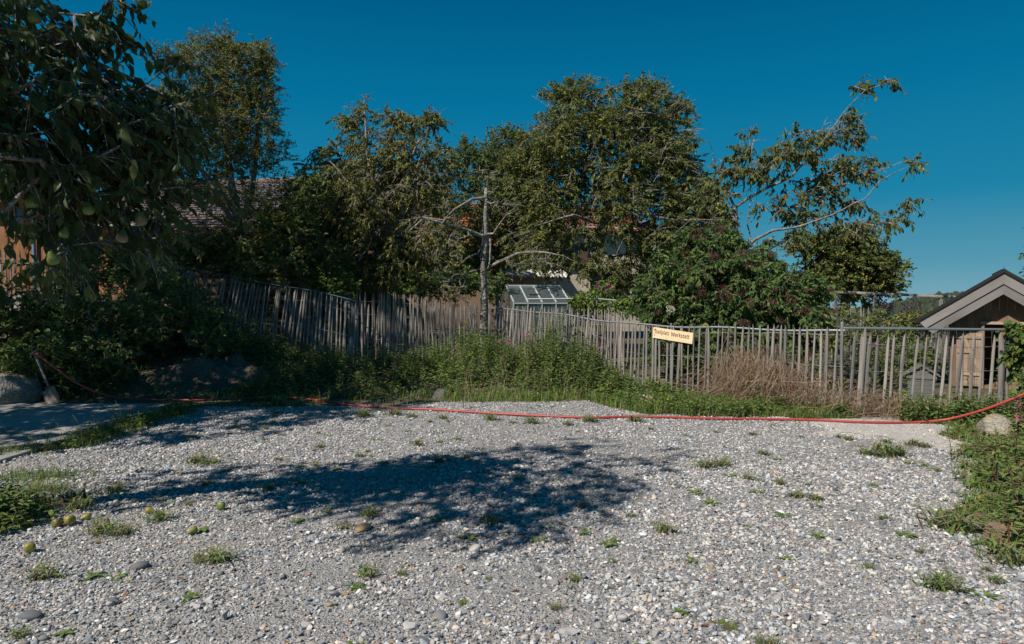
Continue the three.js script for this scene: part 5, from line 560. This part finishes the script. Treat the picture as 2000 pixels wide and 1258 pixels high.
// tufts of grass and rosettes on the gravel
{ reseed(531); const tufts = Array.from({ length: 4 }, () => { const g = new GB(); for (let k = 0; k < 70; k++) blade(g, gauss() * .035, 0, gauss() * .035, rr(.04, .12), .006, rr(.5, 1.1), vary(pick(R() < .25 ? straw : G.weed), .3)); return g.geo(); }), ros = Array.from({ length: 3 }, () => { const g = new GB(); for (let k = 0; k < 16; k++) { const a = rr(0, 6.28), e = rr(.05, .7), d = nrm(Math.cos(a), e, Math.sin(a)); g.broad(gauss() * .015, .002, gauss() * .015, ...d, ...nrm(-Math.cos(a) * e, 1, -Math.sin(a) * e), rr(.03, .075), rr(.014, .026), vary(pick([...G.fresh, ...G.weed]), .3), .3); } return g.geo(); });
  const put = (x, Z, s, kind) => { const o = mesh(kind ? 'grass_tuft' : 'weed_rosette', kind ? pick(tufts) : pick(ros), kind ? M.matte : M.leaf, scene, [x, gy(x, Z) + .01, -Z], [0, rr(0, 6), 0]); o.scale.set(s * (kind ? 1.35 : 1.15), s * rr(.6, .95), s * (kind ? 1.35 : 1.15)); tag(o, kind ? 'small tuft of grass growing through the gravel' : 'small leafy weed rosette growing through the gravel', kind ? 'grass tuft' : 'weed', kind ? 'grass tufts on the gravel' : 'weed rosettes on the gravel'); };
  for (const [px, py, s, k] of [[425, 1098, 1.4, 1], [400, 1100, 1.0, 1], [385, 905, 1.6, 1], [410, 908, 1.2, 1], [140, 985, 2.0, 1], [225, 965, 1.3, 1], [155, 995, 1.6, 1], [110, 958, 1.4, 1], [70, 962, 1.3, 1], [205, 1042, 1.5, 1], [240, 1045, 1.2, 1], [315, 1018, 1.3, 1], [395, 1040, 1, 0], [75, 1132, 1.1, 1], [180, 1130, 1, 0], [225, 1133, .9, 0], [1725, 892, 2.2, 1], [1700, 890, 1.6, 1], [1750, 890, 1.6, 1], [1380, 915, 1.5, 1], [1410, 912, 1.5, 1], [1430, 932, 1.2, 0], [1360, 965, 1.3, 0], [1390, 985, 1.2, 0], [1480, 965, 1.1, 0], [1855, 1035, 2.2, 1], [1875, 1038, 2, 1], [1965, 1100, 2, 1], [1830, 1150, 1.2, 1], [1845, 1155, 1.2, 1], [1920, 1170, 1.2, 0], [1785, 872, 1.3, 1], [545, 790, 2.4, 1], [580, 795, 2, 1], [710, 815, 1.8, 1], [770, 812, 1.6, 1], [960, 822, 1.6, 1], [1040, 828, 1.6, 1], [1150, 825, 1.8, 1], [1110, 832, 1.2, 1], [1240, 825, 1.6, 1], [1050, 1058, 1, 0], [1195, 1065, 1.1, 0], [1140, 1045, .9, 0], [700, 1150, 1, 0], [1530, 1010, 1, 0], [1600, 1050, 1, 0], [1770, 1050, 1, 0], [1330, 1200, .8, 0], [1410, 1225, .8, 0], [1520, 900, 1.1, 0], [1010, 940, .9, 0]]) { const p = onGround(px, py); put(p[0], -p[2], s, k); }
  for (let k = 0, n = 0; n < 150 && k < 2000; k++) { const Z = rr(3.0, 10.4), x = rr(-.74, .74) * Z; if (!inYard(x, Z) || paleZone(x, Z) > .6) continue; if (fbm(x * .9 + 3, Z * .9 + 8, 3) < .42) continue; n++; put(x, Z, rr(.35, 1.05), R() < .5); } }

stuff('leaf_litter', 'dry brown and yellow leaves scattered over the gravel', 'leaf litter', [0, 0, -6], (g, d) => { reseed(541); for (let k = 0; k < 330; k++) { const Z = rr(2.9, 10.6), x = rr(-.75, .75) * Z; if (!inYard(x, Z)) continue; const a = rr(0, 6.28), n = nrm(gauss() * .5, 1, gauss() * .5), dd = nrm(Math.cos(a), 0, Math.sin(a)), L = rr(.02, .045); d.broad(x, gy(x, Z) + .018, -Z, ...dd, ...n, L, L * .5, vary(pick([[.26, .12, .04], [.3, .18, .06], [.18, .09, .04], [.34, .26, .09]]), .25), rr(-.3, .4)); } });
// ------------------------------------------------------------------ hose, stones, fruit, shovel
console.log('props');
{ const pts = []; const gp = (px, py) => { const p = onGround(px, py); p[1] += p[0] < -2.4 ? .06 : .03; return V(...p); }; pts.push(V(...at(70, 690, 10.6)), V(...at(100, 712, 10.5)), V(...at(150, 748, 10.45)), V(...at(215, 774, 10.5))); for (const q of [[300, 788], [380, 789], [470, 786], [540, 783], [600, 787], [660, 796], [760, 801], [850, 804], [940, 810], [1050, 816], [1160, 820], [1230, 818], [1300, 819], [1400, 822], [1500, 823], [1600, 825], [1680, 829], [1750, 830], [1790, 829]]) pts.push(gp(...q)); pts.push(V(...at(1850, 819, 8.75)), V(...at(1920, 801, 8.45)), V(...at(2000, 770, 8.15)), V(...at(2090, 728, 7.9)), V(...at(2200, 668, 7.6)));
  const c = new THREE.CatmullRomCurve3(pts), o = pts[8], g = new THREE.TubeGeometry(c, 420, .0165, 10); g.translate(-o.x, 0, -o.z); const h = mesh('water_hose', g, M.hose, scene, [o.x, 0, o.z]); tag(h, 'long red hose lying across the gravel and rising at the right', 'hose'); }
function boulder(name, label, p, sx, sy, sz, mat, sd, flat = .25, n = 18) { reseed(sd); let g = mergeVertices(new THREE.IcosahedronGeometry(1, 4).deleteAttribute('uv').deleteAttribute('normal')); const q = g.attributes.position, uv = new Float32Array(q.count * 2), pl = Array.from({ length: n }, () => [...ballDir(), rr(.68, .95)]); for (let k = 0; k < q.count; k++) { let x = q.getX(k), y = q.getY(k), z = q.getZ(k), r = 1; for (const [a, b, c, d] of pl) { const t = x * a + y * b + z * c; if (t > d) r = Math.min(r, d / t); } r += .09 * (fbm(x * 2.5 + sd, y * 2.5 + z * 2, 4) - .5); q.setXYZ(k, x * r * sx, Math.max(y * r, -flat) * sy, z * r * sz); uv[k * 2] = x * 1.3 + z * .7; uv[k * 2 + 1] = y * 1.3 + z * .4; } g.setAttribute('uv', new THREE.BufferAttribute(uv, 2)); g.computeVertexNormals(); const m = mesh(name, g, mat, scene, [p[0], p[1] + flat * sy - .02, p[2]], [0, rr(0, 6), 0]); return tag(m, label, 'rock'); }
const paleRock = std({ map: T.rock, color: new THREE.Color().setRGB(1.25, 1.2, 1.1), bumpMap: T.rough, bumpScale: .03 });
{ let p = onGround(1945, 852); boulder('boulder', 'pale mossy boulder in the weeds under the rising hose', p, .27, .24, .22, paleRock, 3); p = at(20, 775, 10.7); p[1] = gy(p[0], 10.7) - .05; boulder('boulder', 'large dark boulder in the shade beside the shovel', p, .6, .48, .45, M.rock, 5, .4); p = onGround(1262, 790); boulder('rock', 'white block of stone half hidden in the grass below the sign', [p[0], p[1], p[2]], .17, .15, .13, std({ map: T.rock, color: new THREE.Color().setRGB(1.7, 1.65, 1.5), bumpMap: T.rough, bumpScale: .02 }), 7); p = onGround(858, 778); boulder('rock', 'grey stone in the shade at the edge of the gravel', p, .13, .16, .1, M.rock, 8); p = onGround(1957, 1056); const b = mesh('brick', new THREE.BoxGeometry(.11, .1, .16, 3, 3, 3), std({ map: T.rock, color: new THREE.Color().setRGB(1.05, .72, .55), bumpMap: T.rough, bumpScale: .02 }), scene, [p[0], p[1] + .045, p[2]], [.05, .5, .03]); tag(b, 'broken reddish brick half hidden by balsam leaves', 'brick'); }
{ reseed(601); for (const [px, py, m, s, lb] of [[135, 1028, 2, 1.1, 'yellow green pear lying at the grass edge of the weeds'], [113, 1032, 1, .95, 'brownish pear touching the larger yellow green pear'], [58, 1082, 2, 1.0, 'bruised yellow pear lying alone on bare gravel'], [168, 1019, 2, .8, 'pear half hidden behind the grass tuft beside the other pears'], [293, 1006, 2, .8, 'small yellow pear beside a pale flat stone'], [376, 1046, 2, .8, 'small yellow pear next to a leafy rosette'], [433, 998, 0, .95, 'dark green pear lying in the tree shadow']]) { const p = onGround(px, py); const o = thing('fallen_pear', lb, 'pear', [p[0], p[1] + .042 * s, p[2]], rr(0, 6)); o.scale.setScalar(s * .85); const b = mesh('pear_flesh', pearGeo, pearMats[m], o, [0, 0, 0], [0, 0, Math.PI / 2 + .15]); mesh('stem', stemGeo, std({ color: new THREE.Color().setRGB(.12, .09, .05) }), o, [0, 0, 0], [0, 0, Math.PI / 2 + .15]); } }
{ // shovel leaning on the boulder
  const a = at(112, 796, 10.35); a[1] = gy(a[0], 10.35); const b = at(66, 688, 10.62), root = thing('shovel', 'old shovel with wooden handle leaning against the dark boulder', 'shovel', a); const d = V(b[0] - a[0], b[1] - a[1], b[2] - a[2]), q = new THREE.Quaternion().setFromUnitVectors(V(0, 1, 0), d.clone().normalize()), L = d.length(); const gh = mesh('handle', new THREE.CylinderGeometry(.017, .019, L - .25, 10), woodTones[1], root); gh.position.copy(d.clone().multiplyScalar((L + .2) / 2 / L)); gh.quaternion.copy(q); const grip = mesh('grip', new THREE.CylinderGeometry(.015, .015, .13, 8), woodTones[1], root); grip.position.copy(d); grip.quaternion.copy(q.clone().multiply(new THREE.Quaternion().setFromEuler(new THREE.Euler(0, 0, Math.PI / 2))));
  const sh = new THREE.Shape(); sh.moveTo(-.1, .3); sh.lineTo(-.11, .12); sh.quadraticCurveTo(-.09, .02, 0, -.02); sh.quadraticCurveTo(.09, .02, .11, .12); sh.lineTo(.1, .3); sh.lineTo(.03, .32); sh.lineTo(-.03, .32); const bg = new THREE.ExtrudeGeometry(sh, { depth: .006, bevelEnabled: true, bevelSize: .002, bevelThickness: .002, bevelSegments: 1, curveSegments: 10 }); const p = bg.attributes.position; for (let k = 0; k < p.count; k++) p.setZ(k, p.getZ(k) + p.getX(k) * p.getX(k) * 3); bg.computeVertexNormals(); const bl = mesh('blade', bg, std({ color: new THREE.Color().setRGB(.2, .17, .15), metalness: .6, roughness: .6 }), root); bl.quaternion.copy(q); bl.position.copy(d.clone().multiplyScalar(.02 / L)); }
{ // dug soil heap on the bank
  reseed(611); const c = [-5.35, gy(-5.35, 12), -12], N = 40, g = new GB(); for (let j = 0; j <= N; j++) for (let i = 0; i <= N; i++) { const u = i / N * 2 - 1, v = j / N * 2 - 1, r = Math.hypot(u, v), x = u * 1.25, z = v * .95, h = .42 * Math.pow(Math.max(0, 1 - r), .9) * (.3 + 1.3 * fbm(u * 3.2 + 4, v * 3.2, 4)) + .22 * (fbm(u * 9, v * 9, 3) - .5) * Math.max(0, 1 - r); g.v(x, gy(c[0] + x, 12 - z) - c[1] + h - (r >= 1 ? .06 : 0), z, [1, 1, 1], x, z); if (i && j) { const a = g.n - 1; g.t(a - N - 2, a - 1, a - N - 1); g.t(a - 1, a, a - N - 1); } } const m = mesh('soil_heap', g.geo(), std({ map: rep(T.grit, .6, .6), color: new THREE.Color().setRGB(.46, .37, .29), bumpMap: T.gritBump, bumpScale: .03 }), scene, c); tag(m, 'heap of dug stony soil on the shaded bank', null, null, 'structure'); const cm = [std({ map: T.soil, color: new THREE.Color().setRGB(2, 1.8, 1.6) }), std({ map: T.rock, color: new THREE.Color().setRGB(.8, .76, .7) })]; for (let k = 0; k < 150; k++) { const i = Math.floor(rr(4, N - 4)), j = Math.floor(rr(4, N - 4)), q = (j * (N + 1) + i) * 3, r = rr(.012, .05) * (R() < .12 ? 1.6 : 1); const o = mesh('clod', pick(stoneGeos), pick(cm), m, [g.p[q], g.p[q + 1] + r * .2, g.p[q + 2]], [gauss(), rr(0, 6), gauss()]); o.scale.setScalar(r); } }
{ // raised soil bed and straw litter behind the fence
  const c = at(1370, 750, 13.2); c[1] = gy(c[0], 13.2); const g = new THREE.SphereGeometry(1, 40, 16, 0, 6.2832, 0, Math.PI / 2), p = g.attributes.position; for (let k = 0; k < p.count; k++) p.setXYZ(k, p.getX(k) * .95, p.getY(k) * .42 * (.8 + .5 * fbm(p.getX(k) * 3 + 3, p.getZ(k) * 3, 3)), p.getZ(k) * .6); g.computeVertexNormals(); tag(mesh('soil_bed', g, std({ map: rep(T.grit, 4, 2), color: new THREE.Color().setRGB(.75, .6, .47), bumpMap: rep(T.gritBump, 3, 2), bumpScale: .02 }), scene, [c[0], c[1] - .04, c[2]]), 'mound of brown soil behind the fence below the sign', null, null, 'structure');
  stuff('straw_litter', 'dry straw litter on the ground around the hutch', 'straw', [6.8, 0, -10.8], (g2, d) => { reseed(621); for (let k = 0; k < 2600; k++) { const x = 6.6 + gauss() * 1.1, Z = 10.9 + gauss() * .75; if (Z < 9.7) continue; const a = rr(0, 6.28), l = rr(.05, .16), y = gy(x, Z) + rr(.004, .03); d.tube([[x, y, -Z, .0028], [x + Math.cos(a) * l, y + gauss() * .02, -Z + Math.sin(a) * l, .0022]], 3, vary(pick(straw), .2), false); } }); }
renderer.render(scene, camera);
